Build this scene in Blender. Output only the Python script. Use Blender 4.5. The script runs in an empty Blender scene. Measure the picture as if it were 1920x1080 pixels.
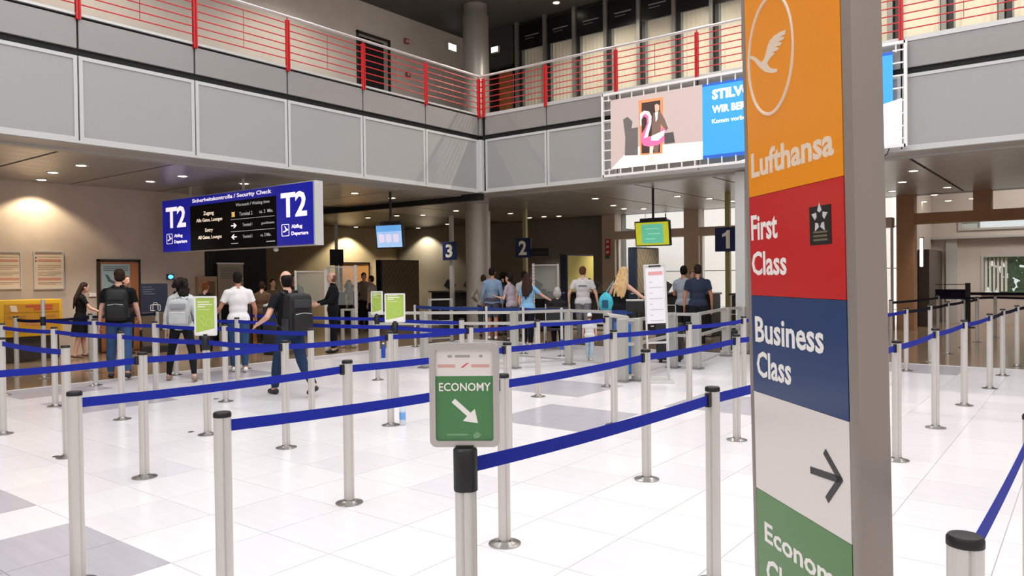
import bpy, bmesh, math, random
import numpy as np
from mathutils import Vector, Matrix, Euler

SC = bpy.context.scene
COL = SC.collection
random.seed(7)
PI = math.pi

# ------------------------------------------------------------------ camera
FPX = 1417.0
YAW, PITCH, ROLL, CAMH = math.radians(37.6), math.radians(-0.89), math.radians(0.66), 1.57
_f0 = Vector((-math.sin(YAW) * math.cos(PITCH), math.cos(YAW) * math.cos(PITCH), math.sin(PITCH)))
_r0 = Vector((math.cos(YAW), math.sin(YAW), 0))
_u0 = _r0.cross(_f0)
CR = _r0 * math.cos(ROLL) - _u0 * math.sin(ROLL)
CU = _u0 * math.cos(ROLL) + _r0 * math.sin(ROLL)
CW = _f0
CC = Vector((0, 0, CAMH))
cam_d = bpy.data.cameras.new('camera')
cam_d.sensor_width = 36.0
cam_d.lens = FPX / 1920 * 36
cam_d.clip_start = 0.05
cam_d.clip_end = 300
cam = bpy.data.objects.new('camera', cam_d)
COL.objects.link(cam)
cam.matrix_world = Matrix(((CR.x, CU.x, -CW.x, 0), (CR.y, CU.y, -CW.y, 0), (CR.z, CU.z, -CW.z, CAMH), (0, 0, 0, 1)))
SC.camera = cam


def ray(x, y):
    return CW + CR * ((x - 960) / FPX) - CU * ((y - 540) / FPX)


def atz(x, y, z=0.0):
    d = ray(x, y); return CC + d * ((z - CC.z) / d.z)


def atx(x, y, X):
    d = ray(x, y); return CC + d * ((X - CC.x) / d.x)


def aty(x, y, Y):
    d = ray(x, y); return CC + d * ((Y - CC.y) / d.y)


def atd(x, y, D):
    return CC + ray(x, y) * D


# ------------------------------------------------------------------ world, light, exposure
W = bpy.data.worlds.new('overcast_sky'); SC.world = W
W.use_nodes = True
bg = W.node_tree.nodes['Background']
bg.inputs[0].default_value = (0.97, 0.98, 1.0, 1)
bg.inputs[1].default_value = WORLD_S = 2.8
SC.view_settings.view_transform = 'Standard'
SC.view_settings.look = 'None'
SC.view_settings.exposure = 0.0
SC.view_settings.gamma = 1.0
SC.view_settings.use_curve_mapping = False
SC.cycles.use_denoising = True
SC.cycles.max_bounces = 8
SC.cycles.diffuse_bounces = 4
SC.cycles.glossy_bounces = 4
SC.cycles.transmission_bounces = 6
SC.cycles.transparent_max_bounces = 10
SC.cycles.sample_clamp_indirect = 6.0
SC.cycles.caustics_reflective = False
SC.cycles.caustics_refractive = False

# ------------------------------------------------------------------ materials
def srgb(h):
    if isinstance(h, str):
        h = h.lstrip('#'); c = [int(h[i:i + 2], 16) / 255 for i in (0, 2, 4)]
    else:
        c = [v / 255 for v in h]
    return tuple((v / 12.92 if v <= 0.04045 else ((v + 0.055) / 1.055) ** 2.4) for v in c)


MATS = {}


def mat(name, col, rough=0.5, metal=0.0, spec=0.5, noise=0.0, nscale=8.0, stretch=None, emit=None, estr=0.0, bump=0.0, trans=0.0, alpha=1.0):
    if name in MATS:
        return MATS[name]
    m = bpy.data.materials.new(name); m.use_nodes = True
    nt = m.node_tree; b = nt.nodes['Principled BSDF']
    c = srgb(col) if (isinstance(col, str) or max(col) > 1.01) else tuple(col)
    b.inputs['Base Color'].default_value = (*c, 1)
    b.inputs['Roughness'].default_value = rough
    b.inputs['Metallic'].default_value = metal
    b.inputs['Specular IOR Level'].default_value = spec
    if trans:
        b.inputs['Transmission Weight'].default_value = trans
        b.inputs['IOR'].default_value = 1.2
    if alpha < 1:
        b.inputs['Alpha'].default_value = alpha
    if emit is not None:
        e = srgb(emit) if (isinstance(emit, str) or max(emit) > 1.01) else tuple(emit)
        b.inputs['Emission Color'].default_value = (*e, 1)
        b.inputs['Emission Strength'].default_value = estr
    if noise or bump:
        tc = nt.nodes.new('ShaderNodeTexCoord'); mp = nt.nodes.new('ShaderNodeMapping')
        nz = nt.nodes.new('ShaderNodeTexNoise'); nz.inputs['Scale'].default_value = nscale
        nz.inputs['Detail'].default_value = 5
        if stretch: mp.inputs['Scale'].default_value = stretch
        nt.links.new(tc.outputs['Object'], mp.inputs[0]); nt.links.new(mp.outputs[0], nz.inputs['Vector'])
        if noise:
            r = nt.nodes.new('ShaderNodeMapRange')
            r.inputs['From Min'].default_value = 0.3; r.inputs['From Max'].default_value = 0.7
            r.inputs['To Min'].default_value = 1 - noise; r.inputs['To Max'].default_value = 1 + noise
            nt.links.new(nz.outputs['Fac'], r.inputs['Value'])
            mx = nt.nodes.new('ShaderNodeMix'); mx.data_type = 'RGBA'; mx.blend_type = 'MULTIPLY'
            mx.inputs['Factor'].default_value = 1
            mx.inputs[6].default_value = (*c, 1)
            cb = nt.nodes.new('ShaderNodeCombineColor')
            for i in range(3): nt.links.new(r.outputs[0], cb.inputs[i])
            nt.links.new(cb.outputs[0], mx.inputs[7]); nt.links.new(mx.outputs[2], b.inputs['Base Color'])
        if bump:
            bp = nt.nodes.new('ShaderNodeBump'); bp.inputs['Strength'].default_value = bump
            bp.inputs['Distance'].default_value = 0.01
            nt.links.new(nz.outputs['Fac'], bp.inputs['Height']); nt.links.new(bp.outputs[0], b.inputs['Normal'])
    MATS[name] = m
    return m


# ------------------------------------------------------------------ mesh builder
class MB:
    def __init__(s):
        s.v = []; s.f = []; s.m = []

    def add(s, vs, fs, mi=0):
        o = len(s.v); s.v += [tuple(v) for v in vs]
        s.f += [tuple(i + o for i in f) for f in fs]; s.m += [mi] * len(fs)
        return s

    def box(s, c, d, rz=0.0, mi=0, M=None):
        x, y, z = d[0] / 2, d[1] / 2, d[2] / 2
        vs = [Vector(p) for p in ((-x, -y, -z), (x, -y, -z), (x, y, -z), (-x, y, -z), (-x, -y, z), (x, -y, z), (x, y, z), (-x, y, z))]
        R = M if M is not None else Matrix.Rotation(rz, 3, 'Z')
        vs = [R @ v + Vector(c) for v in vs]
        return s.add(vs, [(0, 3, 2, 1), (4, 5, 6, 7), (0, 1, 5, 4), (1, 2, 6, 5), (2, 3, 7, 6), (3, 0, 4, 7)], mi)

    def bx(s, x0, x1, y0, y1, z0, z1, mi=0):
        return s.box(((x0 + x1) / 2, (y0 + y1) / 2, (z0 + z1) / 2), (abs(x1 - x0), abs(y1 - y0), abs(z1 - z0)), 0, mi)

    def rbox(s, c, d, b=0.01, rz=0.0, mi=0, M=None):
        """box with chamfered edges (24 corner vertices)"""
        h = [q / 2 for q in d]; b = min(b, *(q * 0.98 for q in h))
        R = M if M is not None else Matrix.Rotation(rz, 3, 'Z')
        bm = bmesh.new(); bmesh.ops.create_cube(bm, size=1)
        for v in bm.verts: v.co = Vector((v.co.x * d[0], v.co.y * d[1], v.co.z * d[2]))
        bmesh.ops.bevel(bm, geom=bm.edges[:], offset=b, segments=2, affect='EDGES', profile=0.6)
        bm.verts.index_update()
        vs = [R @ v.co + Vector(c) for v in bm.verts]; fs = [[v.index for v in f.verts] for f in bm.faces]
        bm.free()
        return s.add(vs, fs, mi)

    def tube(s, p0, p1, r0, r1=None, n=12, caps=True, mi=0):
        r1 = r0 if r1 is None else r1
        p0, p1 = Vector(p0), Vector(p1); d = (p1 - p0)
        if d.length < 1e-6: return s
        d.normalize(); a = d.orthogonal().normalized(); b = d.cross(a)
        vs = []
        for p, r in ((p0, r0), (p1, r1)):
            vs += [p + a * (r * math.cos(2 * PI * i / n)) + b * (r * math.sin(2 * PI * i / n)) for i in range(n)]
        fs = [(i, (i + 1) % n, n + (i + 1) % n, n + i) for i in range(n)]
        if caps: fs += [tuple(range(n - 1, -1, -1)), tuple(range(n, 2 * n))]
        return s.add(vs, fs, mi)

    def path(s, pts, r, n=8, mi=0, closed=False):
        pts = [Vector(p) for p in pts]; N = len(pts); vs = []; ref = None
        for i, p in enumerate(pts):
            if closed: t = pts[(i + 1) % N] - pts[i - 1]
            else: t = pts[min(i + 1, N - 1)] - pts[max(i - 1, 0)]
            t.normalize()
            a = (ref - t * ref.dot(t)) if ref is not None else t.orthogonal()
            a.normalize(); ref = a; b = t.cross(a)
            rr = r[i] if isinstance(r, (list, tuple)) else r
            vs += [p + a * (rr * math.cos(2 * PI * k / n)) + b * (rr * math.sin(2 * PI * k / n)) for k in range(n)]
        fs = []
        for i in range(N if closed else N - 1):
            j = (i + 1) % N
            fs += [(i * n + k, i * n + (k + 1) % n, j * n + (k + 1) % n, j * n + k) for k in range(n)]
        if not closed: fs += [tuple(range(n - 1, -1, -1)), tuple((N - 1) * n + k for k in range(n))]
        return s.add(vs, fs, mi)

    def lathe(s, prof, n=24, c=(0, 0, 0), mi=0, notch=0.0):
        vs = []; fs = []
        for r, z in prof:
            for i in range(n):
                q = r
                if notch and i % (n // 4) == n // 8: q = r - notch
                vs.append((c[0] + q * math.cos(2 * PI * i / n), c[1] + q * math.sin(2 * PI * i / n), c[2] + z))
        for k in range(len(prof) - 1):
            for i in range(n):
                fs.append((k * n + i, k * n + (i + 1) % n, (k + 1) * n + (i + 1) % n, (k + 1) * n + i))
        fs.append(tuple(range(n - 1, -1, -1))); o = (len(prof) - 1) * n
        fs.append(tuple(o + i for i in range(n)))
        return s.add(vs, fs, mi)

    def ell(s, c, r, M=None, nu=14, nv=9, mi=0):
        M = M if M is not None else Matrix.Identity(3)
        vs = [(0, 0, -1)] + [(math.cos(2 * PI * i / nu) * math.sin(PI * j / nv), math.sin(2 * PI * i / nu) * math.sin(PI * j / nv), -math.cos(PI * j / nv)) for j in range(1, nv) for i in range(nu)] + [(0, 0, 1)]
        vs = [M @ Vector((v[0] * r[0], v[1] * r[1], v[2] * r[2])) + Vector(c) for v in vs]
        fs = [(0, 1 + (i + 1) % nu, 1 + i) for i in range(nu)]
        for j in range(nv - 2):
            for i in range(nu):
                a = 1 + j * nu; fs.append((a + i, a + (i + 1) % nu, a + nu + (i + 1) % nu, a + nu + i))
        a = 1 + (nv - 2) * nu; fs += [(a + i, a + (i + 1) % nu, len(vs) - 1) for i in range(nu)]
        return s.add(vs, fs, mi)

    def cap(s, p0, r0, p1, r1, n=12, mi=0):
        """tapered capsule: tube with rounded ends"""
        p0, p1 = Vector(p0), Vector(p1); d = p1 - p0; L = d.length; d.normalize()
        a = d.orthogonal().normalized(); b = d.cross(a); vs = []; rings = []
        for t in (-0.97, -0.75, -0.35, 0): rings.append((p0 + d * (r0 * t), r0 * math.sqrt(max(0, 1 - t * t))))
        for t in (0, 0.35, 0.75, 0.97): rings.append((p1 + d * (r1 * t), r1 * math.sqrt(max(0, 1 - t * t))))
        for p, r in rings: vs += [p + a * (r * math.cos(2 * PI * i / n)) + b * (r * math.sin(2 * PI * i / n)) for i in range(n)]
        fs = []
        for k in range(len(rings) - 1): fs += [(k * n + i, k * n + (i + 1) % n, (k + 1) * n + (i + 1) % n, (k + 1) * n + i) for i in range(n)]
        fs += [tuple(range(n - 1, -1, -1)), tuple((len(rings) - 1) * n + i for i in range(n))]
        return s.add(vs, fs, mi)

    def prism(s, poly, y0, y1, mi=0):
        """polygon in the local XZ plane extruded along Y"""
        n = len(poly)
        ar = sum(poly[i][0] * poly[(i + 1) % n][1] - poly[(i + 1) % n][0] * poly[i][1] for i in range(n))
        if ar < 0: poly = poly[::-1]
        vs = [(x, y0, z) for x, z in poly] + [(x, y1, z) for x, z in poly]
        fs = [tuple(range(n)), tuple(range(2 * n - 1, n - 1, -1))] + [(i, n + i, n + (i + 1) % n, (i + 1) % n) for i in range(n)]
        return s.add(vs, fs, mi)

    def quad(s, a, b, c, d, mi=0):
        return s.add([a, b, c, d], [(0, 1, 2, 3)], mi)

    def xf(s, M):
        s.v = [tuple(M @ Vector(v)) for v in s.v]; return s

    def mesh(s, name, mats, smooth=False):
        me = bpy.data.meshes.new(name); me.from_pydata(s.v, [], s.f)
        if not isinstance(mats, (list, tuple)): mats = [mats]
        for m in mats: me.materials.append(m)
        if len(mats) > 1: me.polygons.foreach_set('material_index', s.m)
        if smooth:
            me.polygons.foreach_set('use_smooth', [len(f) <= 4 for f in s.f])
            try: me.set_sharp_from_angle(angle=math.radians(40))
            except Exception: pass
        me.update(); return me

    def build(s, name, mats, parent=None, smooth=False, kind=None, label=None):
        o = bpy.data.objects.new(name, s.mesh(name, mats, smooth)); COL.objects.link(o)
        if parent is not None: o.parent = parent
        if kind: o['kind'] = kind
        if label: o['label'] = label
        return o


def tag(o, label, cat, group=None):
    o['label'] = label; o['category'] = cat
    if group: o['group'] = group
    return o


def thing(name, label, cat, loc=(0, 0, 0), rz=0.0, group=None):
    o = bpy.data.objects.new(name, None); COL.objects.link(o); o.empty_display_size = 0.1
    o.location = loc; o.rotation_euler = (0, 0, rz)
    return tag(o, label, cat, group)


def struct(name, loc=(0, 0, 0), rz=0.0):
    o = bpy.data.objects.new(name, None); COL.objects.link(o); o.empty_display_size = 0.1
    o.location = loc; o.rotation_euler = (0, 0, rz); o['kind'] = 'structure'
    return o


def inst(name, me, parent, loc=(0, 0, 0), rz=0.0, scale=None):
    o = bpy.data.objects.new(name, me); COL.objects.link(o); o.parent = parent; o.location = loc
    if rz: o.rotation_euler = (0, 0, rz)
    if scale: o.scale = scale
    return o


def ev_mesh(o):
    dg = bpy.context.evaluated_depsgraph_get()
    return bpy.data.meshes.new_from_object(o.evaluated_get(dg))


def text_mb(s, x0, x1, z0, z1=None, y=0.0, depth=0.002, bold=0.0, keep=False):
    """letters as solid geometry in the local XZ plane, reading along +X, facing -Y, fitted to a box"""
    cu = bpy.data.curves.new('txt', 'FONT'); cu.body = s; cu.size = 1.0; cu.offset = bold; cu.resolution_u = 2
    o = bpy.data.objects.new('txt', cu); COL.objects.link(o); me = ev_mesh(o)
    bpy.data.objects.remove(o); bpy.data.curves.remove(cu)
    vs = [v.co.copy() for v in me.vertices]; fs = [tuple(p.vertices) for p in me.polygons]
    bpy.data.meshes.remove(me)
    mb = MB()
    if not vs: return mb
    ax, bx_ = min(v.x for v in vs), max(v.x for v in vs); ay, by = min(v.y for v in vs), max(v.y for v in vs)
    sx = (x1 - x0) / (bx_ - ax); sz = sx if z1 is None else (z1 - z0) / (by - ay)
    n = len(vs)
    P = [(x0 + (v.x - ax) * sx, y, z0 + (v.y - ay) * sz) for v in vs]
    mb.add(P + [(p[0], y - depth, p[2]) for p in P], [])
    # front caps face -Y: (x,z) counter-clockwise seen from -Y
    from collections import Counter
    ed = Counter()
    for f in fs:
        for i in range(len(f)): ed[(f[i], f[(i + 1) % len(f)])] += 1
    for f in fs:
        mb.f.append(tuple(i + n for i in f)); mb.m.append(0)
    for (a, b) in ed:
        if (b, a) not in ed: mb.f.append((a, b, b + n, a + n)); mb.m.append(0)
    return mb


def write(parent, s, m, x0, x1, z0, z1=None, y=0.0, bold=0.0, name='lettering', depth=0.002):
    """one lettering object per word: glyph islands are grouped at the word gaps"""
    mb = text_mb(s, x0, x1, z0, z1, y, depth, bold)
    if ' ' not in s: return mb.build(name, m, parent)
    par = list(range(len(mb.v)))
    def find(a):
        while par[a] != a: par[a] = par[par[a]]; a = par[a]
        return a
    for f in mb.f:
        for b in f[1:]: par[find(b)] = find(f[0])
    ext = {}
    for i, v in enumerate(mb.v):
        r = find(i); e = ext.get(r); ext[r] = (v[0], v[0]) if e is None else (min(e[0], v[0]), max(e[1], v[0]))
    iv = sorted((e, r) for r, e in ext.items()); runs = []; gaps = []
    hi = None
    for (a, b), r in iv:
        if hi is not None and a > hi: gaps.append(a - hi)
        hi = b if hi is None else max(hi, b)
    nw = len(s.split()); cut = sorted(gaps)[-(nw - 1)] if len(gaps) >= nw - 1 and nw > 1 else 1e9
    hi = None; w = 0; word = {}
    for (a, b), r in iv:
        if hi is not None and a - hi >= cut - 1e-9: w += 1
        hi = b if hi is None else max(hi, b); word[r] = w
    out = None
    for k in range(w + 1):
        q = MB(); idx = {}
        for f in mb.f:
            if word[find(f[0])] == k:
                for i in f:
                    if i not in idx: idx[i] = len(q.v); q.v.append(mb.v[i])
                q.f.append(tuple(idx[i] for i in f)); q.m.append(0)
        if q.f: out = q.build(name, m, parent)
    return out


# shared colours
M_alu = mat('brushed_aluminium', (200, 195, 190), 0.4, 0.35, 0.5)
M_alul = mat('light_aluminium', (205, 203, 200), 0.4, 0.25)
M_steel = mat('steel_base', (170, 168, 165), 0.25, 0.9)
M_blk = mat('black_plastic', (16, 16, 17), 0.45)
M_belt = mat('blue_belt_webbing', (26, 40, 146), 0.75, 0, 0.2)
M_beltd = mat('navy_belt_webbing', (18, 20, 46), 0.75, 0, 0.2)
M_white = mat('white_print', (236, 232, 228), 0.5)
M_red = mat('red_lacquer', (190, 28, 34), 0.4)
M_dark = mat('dark_grey_laminate', (24, 24, 24), 0.5)
M_glass = mat('clear_glass', (225, 235, 232), 0.05, 0, 0.5, alpha=0.12)
ORD = ['first', 'second', 'third', 'fourth', 'fifth', 'sixth', 'seventh', 'eighth', 'ninth', 'tenth', 'eleventh', 'twelfth', 'thirteenth', 'fourteenth']
# ------------------------------------------------------------------ the hall
FX, FY, ZC = -12.2, 14.6, 3.62          # balcony fronts and gallery ceiling
ZB0, ZP1, ZG1, ZU1, ZD = 3.67, 4.98, 5.09, 5.54, 5.62
ZC2 = 9.25
M_fas = mat('perforated_panel_grey', (158, 157, 154), 0.55, 0.1, noise=0.03, nscale=300, stretch=(1, 1, 0.3))
M_fasf = mat('panel_frame_light_grey', (192, 191, 188), 0.45)
M_band = mat('upper_band_grey', (148, 144, 141), 0.4, 0.15)
M_gap = mat('black_joint', (9, 9, 9), 0.7)
M_ledge = mat('ledge_silver', (200, 199, 197), 0.35, 0.3)
M_conc = mat('warm_grey_plaster', (190, 183, 176), 0.85, noise=0.05, nscale=2.5)
M_wallw = mat('beige_plaster', (194, 178, 162), 0.85, noise=0.06, nscale=3)
M_ceilm = mat('metal_ceiling_plank', (172, 168, 162), 0.3, 0.4, noise=0.1, nscale=1.2, stretch=(1, 1, 1))
M_soff = mat('soffit_metal', (176, 172, 165), 0.45, 0.3)
M_ceild = mat('dark_ceiling', (62, 60, 57), 0.6)
M_wht = mat('white_wall_paint', (228, 226, 222), 0.8)
M_stone = mat('brown_stone_cladding', (196, 178, 160), 0.6, noise=0.06, nscale=3)
M_stoneb = mat('terracotta_stone_cladding', (158, 116, 84), 0.6, noise=0.08, nscale=3)
M_tile = [mat('white_stone_tile_%d' % i, c, 0.22, 0, 0.5, noise=0.025, nscale=5, stretch=(0.3, 2.5, 1)) for i, c in enumerate(((226, 221, 223), (222, 217, 220), (229, 225, 226)))]
M_tile.append(mat('grey_stone_tile', (180, 176, 183), 0.22, 0, 0.5, noise=0.05, nscale=5, stretch=(0.3, 2.5, 1)))
M_grout = mat('tile_joint', (168, 162, 164), 0.8)


def mat_gallery():
    m = mat('polished_brown_floor', (112, 88, 66), 0.13, 0, 0.5)  # dim light under the galleries is put into this brown
    nt = m.node_tree; b = nt.nodes['Principled BSDF']
    tc = nt.nodes.new('ShaderNodeTexCoord'); br = nt.nodes.new('ShaderNodeTexBrick')
    br.offset = 0.0; br.inputs['Scale'].default_value = 1.0
    br.inputs['Brick Width'].default_value = 0.607; br.inputs['Row Height'].default_value = 0.607
    br.inputs['Mortar Size'].default_value = 0.004
    br.inputs['Color1'].default_value = (*srgb((142, 120, 98)), 1); br.inputs['Color2'].default_value = (*srgb((132, 110, 90)), 1)
    br.inputs['Mortar'].default_value = (*srgb((86, 70, 56)), 1)
    nt.links.new(tc.outputs['Object'], br.inputs['Vector']); nt.links.new(br.outputs['Color'], b.inputs['Base Color'])
    return m


# floor: white stone field with single tiles, polished field under the galleries, its brown standing for dim light
fl = MB().bx(-12.42, 9, -9, 14.35, -0.06, -0.004).build('floor', M_grout, kind='structure')
T = 0.607; TX0, TY0 = -4.06, 2.14


def tmesh(name, m, h=0.3, b=0.001):
    mb = MB(); o = h - 0.0022
    vs = [(-o, -o, -0.004), (o, -o, -0.004), (o, o, -0.004), (-o, o, -0.004), (-o + b, -o + b, 0), (o - b, -o + b, 0), (o - b, o - b, 0), (-o + b, o - b, 0)]
    mb.add(vs, [(4, 5, 6, 7), (0, 1, 5, 4), (1, 2, 6, 5), (2, 3, 7, 6), (3, 0, 4, 7)])
    return mb.mesh(name, m)


TM = [tmesh('tile', m, T / 2) for m in M_tile]
BLK = [(0, -2), (-3, -2), (0, 7), (-2, 10), (2, 10), (4, 18), (1, 18), (-9, 3), (-12, 3), (-11, 7)]   # 2 x 2 grey patches: grid columns left of TX0 / rows
dark = set()
for cx, cy in BLK:
    for i in (0, 1):
        for j in (0, 1): dark.add((cx - 2 + i, cy + j))
cand = []
for i in range(-14, 22):
    for j in range(-19, 21):
        x, y = TX0 + (i + 0.5) * T, TY0 + (j + 0.5) * T
        if not (-12.42 < x - T / 2 and x + T / 2 < 9 and -9 < y - T / 2 and y + T / 2 < 14.35): continue
        v = Vector((x, y, 0)) - CC; k = v.dot(CW)
        vis = 0
        if k > 0.5:
            px, py = 960 + FPX * v.dot(CR) / k, 540 - FPX * v.dot(CU) / k
            vis = 1 if -150 < px < 2070 and py < 1200 else 0
        cand.append((-(vis * 1000) + (k if k > 0 else 900), i, j, x, y, vis))
cand.sort()
rest = MB()
rnd = random.Random(3)
for n, (_, i, j, x, y, vis) in enumerate(cand):
    t = 3 if (i, j) in dark else rnd.choice((0, 0, 1, 2, 2))
    if n < 300 and vis:
        inst('tile', TM[t], fl, (x, y, 0))
    else:
        h = T / 2 - 0.0022
        rest.quad((x - h, y - h, 0), (x + h, y - h, 0), (x + h, y + h, 0), (x - h, y + h, 0), t)
rest.build('tile_field', M_tile, fl, kind='stuff')
MG = mat_gallery()
MB().bx(-34, -12.42, -9, 23.3, -0.06, 0).bx(-12.42, 9, 14.35, 23.3, -0.06, 0).bx(-4.3, 9, 23.3, 26.9, -0.06, 0).build('floor_gallery', MG, kind='structure')
# metal threshold between the two floors
MB().bx(-12.45, -12.39, -9, 14.38, -0.01, 0.003).bx(-12.39, 9, 14.32, 14.38, -0.01, 0.003).build('trim_1', M_tile[2], kind='structure')


def fascia(name, origin, rz, mods, corner):
    """balcony front: local x along the run, facing local -y"""
    S = struct(name, origin, rz)
    w = 1.875
    fr = MB(); a = 0.012
    X0, X1, Z0, Z1, fw = -w / 2 + a, w / 2 - a, ZB0 + 0.03, ZP1, 0.055
    fr.bx(X0, X1, -0.03, 0.01, Z0, Z0 + fw).bx(X0, X1, -0.03, 0.01, Z1 - fw, Z1)
    fr.bx(X0, X0 + fw, -0.03, 0.01, Z0 + fw, Z1 - fw).bx(X1 - fw, X1, -0.03, 0.01, Z0 + fw, Z1 - fw)
    mf = fr.mesh('panel_frame', M_fasf)
    mp = MB().bx(X0 + fw, X1 - fw, -0.015, 0.01, Z0 + fw, Z1 - fw).mesh('panel', M_fas)
    mu = MB().rbox((0, -0.01, (ZG1 + ZU1) / 2), (w - 0.03, 0.05, ZU1 - ZG1), 0.006).mesh('upper_panel', M_band)
    for x in mods:
        f = inst('panel_frame', mf, S, (x, 0, 0))
        inst('panel', mp, f)
        inst('upper_panel', mu, S, (x, 0, 0))
    a0, a1 = min(mods) - w / 2, max(mods) + w / 2
    if corner == 'end': a1 = a1 + 0.09
    else: a0 = a0 - 0.2
    MB().bx(a0, a1, 0.012, 0.3, ZB0, ZD - 0.03).build('joint_backing', M_gap, S)
    MB().bx(a0, a1, -0.05, 0.3, ZD - (0.04 if corner == 'end' else 0.08), ZD).build('ledge', M_ledge, S)
    MB().bx(a0, a1, -0.035, 0.05, ZB0 - 0.01, ZB0 + 0.03).build('bottom_rail', M_fasf, S)
    return S


WM = 1.875
modsL = [14.49 - WM * (k + 0.5) for k in range(11)]
modsB = [-12.02 + WM * (k + 0.5) for k in range(11)]
fascia('wall_balcony_left', (FX, 0, 0), PI / 2, modsL, 'end')
fascia('wall_balcony_back', (0, FY, 0), 0, modsB, 'start')
MB().rbox((FX + 0.05, FY - 0.05, (ZB0 + ZP1) / 2), (0.16, 0.16, ZP1 - ZB0), 0.03).build('trim_2', M_fasf, kind='structure')
MB().rbox((FX + 0.02, FY - 0.02, (ZG1 + ZU1) / 2), (0.12, 0.12, ZU1 - ZG1), 0.02).build('trim_3', M_band, kind='structure')

# gallery slabs
MB().bx(-17.3, FX - 0.3, -9, FY + 0.3, 4.4, ZD - 0.02).bx(-34, 9, FY + 0.3, 24, 4.4, ZD - 0.02).build('floor_upper', M_conc, kind='structure')


def railing(name, label, origin, rz, posts, x0, x1):
    R = thing(name, label, 'railing', origin, rz)
    pm = MB().bx(-0.035, -0.010, -0.03, 0.03, ZD - 0.1, ZD + 0.86).bx(0.010, 0.035, -0.03, 0.03, ZD - 0.1, ZD + 0.86).bx(-0.035, 0.035, -0.012, 0.012, ZD - 0.1, ZD + 0.86)
    pm.tube((0, 0, ZD + 0.84), (0, 0, ZD + 0.92), 0.012, n=8)
    pme = pm.mesh('post', M_red)
    for x in posts: inst('post', pme, R, (x, -0.06, 0))
    tie = MB().tube((0, -0.06, ZD + 0.12), (0, -0.06, ZD + 0.8), 0.006, n=6).mesh('tie_rod', mat('dull_red_wire', (140, 60, 58), 0.5))
    for a, b in zip(posts, posts[1:]): inst('tie_rod', tie, R, ((a + b) / 2, 0, 0))
    for k in range(6):
        z = ZD + 0.13 + k * 0.135
        MB().tube((x0, -0.06, z), (x1, -0.06, z), 0.011, n=8).build('rail', M_red, R, True)
    MB().tube((x0, -0.06, ZD + 0.93), (x1, -0.06, ZD + 0.93), 0.028, n=12).build('handrail', mat('handrail_steel', (205, 200, 200), 0.3, 0.5), R, True)
    return R


railing('balcony_railing', 'red balcony railing with silver handrail on the gallery left of the corner', (FX, 0, 0), PI / 2, [14.49 - WM * k for k in range(10)] , -4, 14.66)
railing('balcony_railing', 'red balcony railing with silver handrail above the lit advertising banner', (0, FY, 0), 0, [-12.02 + WM * k for k in range(11)], -12.26, 8)

# outer walls and upper walls
wl = MB().bx(-17.5, -17.2, -9, 10.35, 0, 4.4).build('wall_left', M_wallw, kind='structure')
wul = MB().bx(-16.4, -16.1, -9, 14.05, ZD - 0.02, ZC2).bx(-16.4, -16.1, 15.2, 18.7, ZD - 0.02, ZC2).bx(-16.4, -16.1, 14.05, 15.2, 8.35, ZC2).build('wall_upper_left', M_conc, kind='structure')
MB().bx(-34, 9, 23.0, 23.3, ZD, ZC2).bx(9, 9.3, -9, 34, 0, 11.5).bx(-34, 9.3, -9.3, -9, 0, 11.5).build('wall_front', M_conc, kind='structure')
MB().bx(FX - 0.3, FX, -9, FY, ZC2 + 0.1, 11.5).bx(FX - 0.3, 9, FY, FY + 0.3, ZC2 + 0.1, 11.5).build('wall_clerestory', M_conc, kind='structure')
MB().bx(-34, FX, -9, 23.3, ZC2, ZC2 + 0.1).bx(FX, 9, FY, 23.3, ZC2, ZC2 + 0.1).build('ceiling_upper', M_ceild, kind='structure')
# roof beams of the skylight over the hall
rb = struct('ceiling_skylight')
for k in range(8):
    inst('beam', MB().bx(FX, 9, -0.08, 0.08, 11.2, 11.5).mesh('beam', M_wht) if k == 0 else beam_me, rb, (0, -8 + k * 3.1, 0))
    if k == 0: beam_me = rb.children[0].data
# dark opening in the upper wall
dd = struct('door_1')
MB().bx(-16.32, -16.3, 14.05, 15.2, ZD - 0.02, 8.35).build('dark_doorway', mat('dark_doorway', (12, 11, 11), 0.8), dd)
MB().bx(-16.12, -16.06, 14.0, 14.06, ZD, 8.4).bx(-16.12, -16.06, 15.19, 15.25, ZD, 8.4).bx(-16.12, -16.06, 14.0, 15.25, 8.34, 8.4).build('door_frame', mat('dark_frame', (40, 38, 37), 0.5), dd)

# gallery ceilings: metal planks with black slots
M_slot = mat('ceiling_slot_black', (10, 10, 9), 0.8)


def ceil_run(name, origin, rz, mods, d0, d1, n):
    S = struct(name, origin, rz)
    x0, x1 = min(mods) - WM / 2, max(mods) + WM / 2
    MB().bx(x0, x1, d0, d1, ZC + 0.03, ZC + 0.1).build('slot_backing', M_slot, S)
    MB().bx(x0, x1, 0.0, 0.55, ZC + 0.03, ZC + 0.06).build('soffit_strip', M_soff, S)
    MB().bx(x0, x1, 0.55, d0 + 0.01, ZC, ZC + 0.06).build('soffit_edge', M_soff, S)
    w = (d1 - d0) / n
    me = MB().bx(-WM / 2 + 0.03, WM / 2 - 0.03, 0.004, w - 0.004, ZC, ZC + 0.03).mesh('ceiling_plank', M_ceilm)
    for x in mods:
        for k in range(n): inst('ceiling_plank', me, S, (x, d0 + k * w, 0))
    return S


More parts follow.
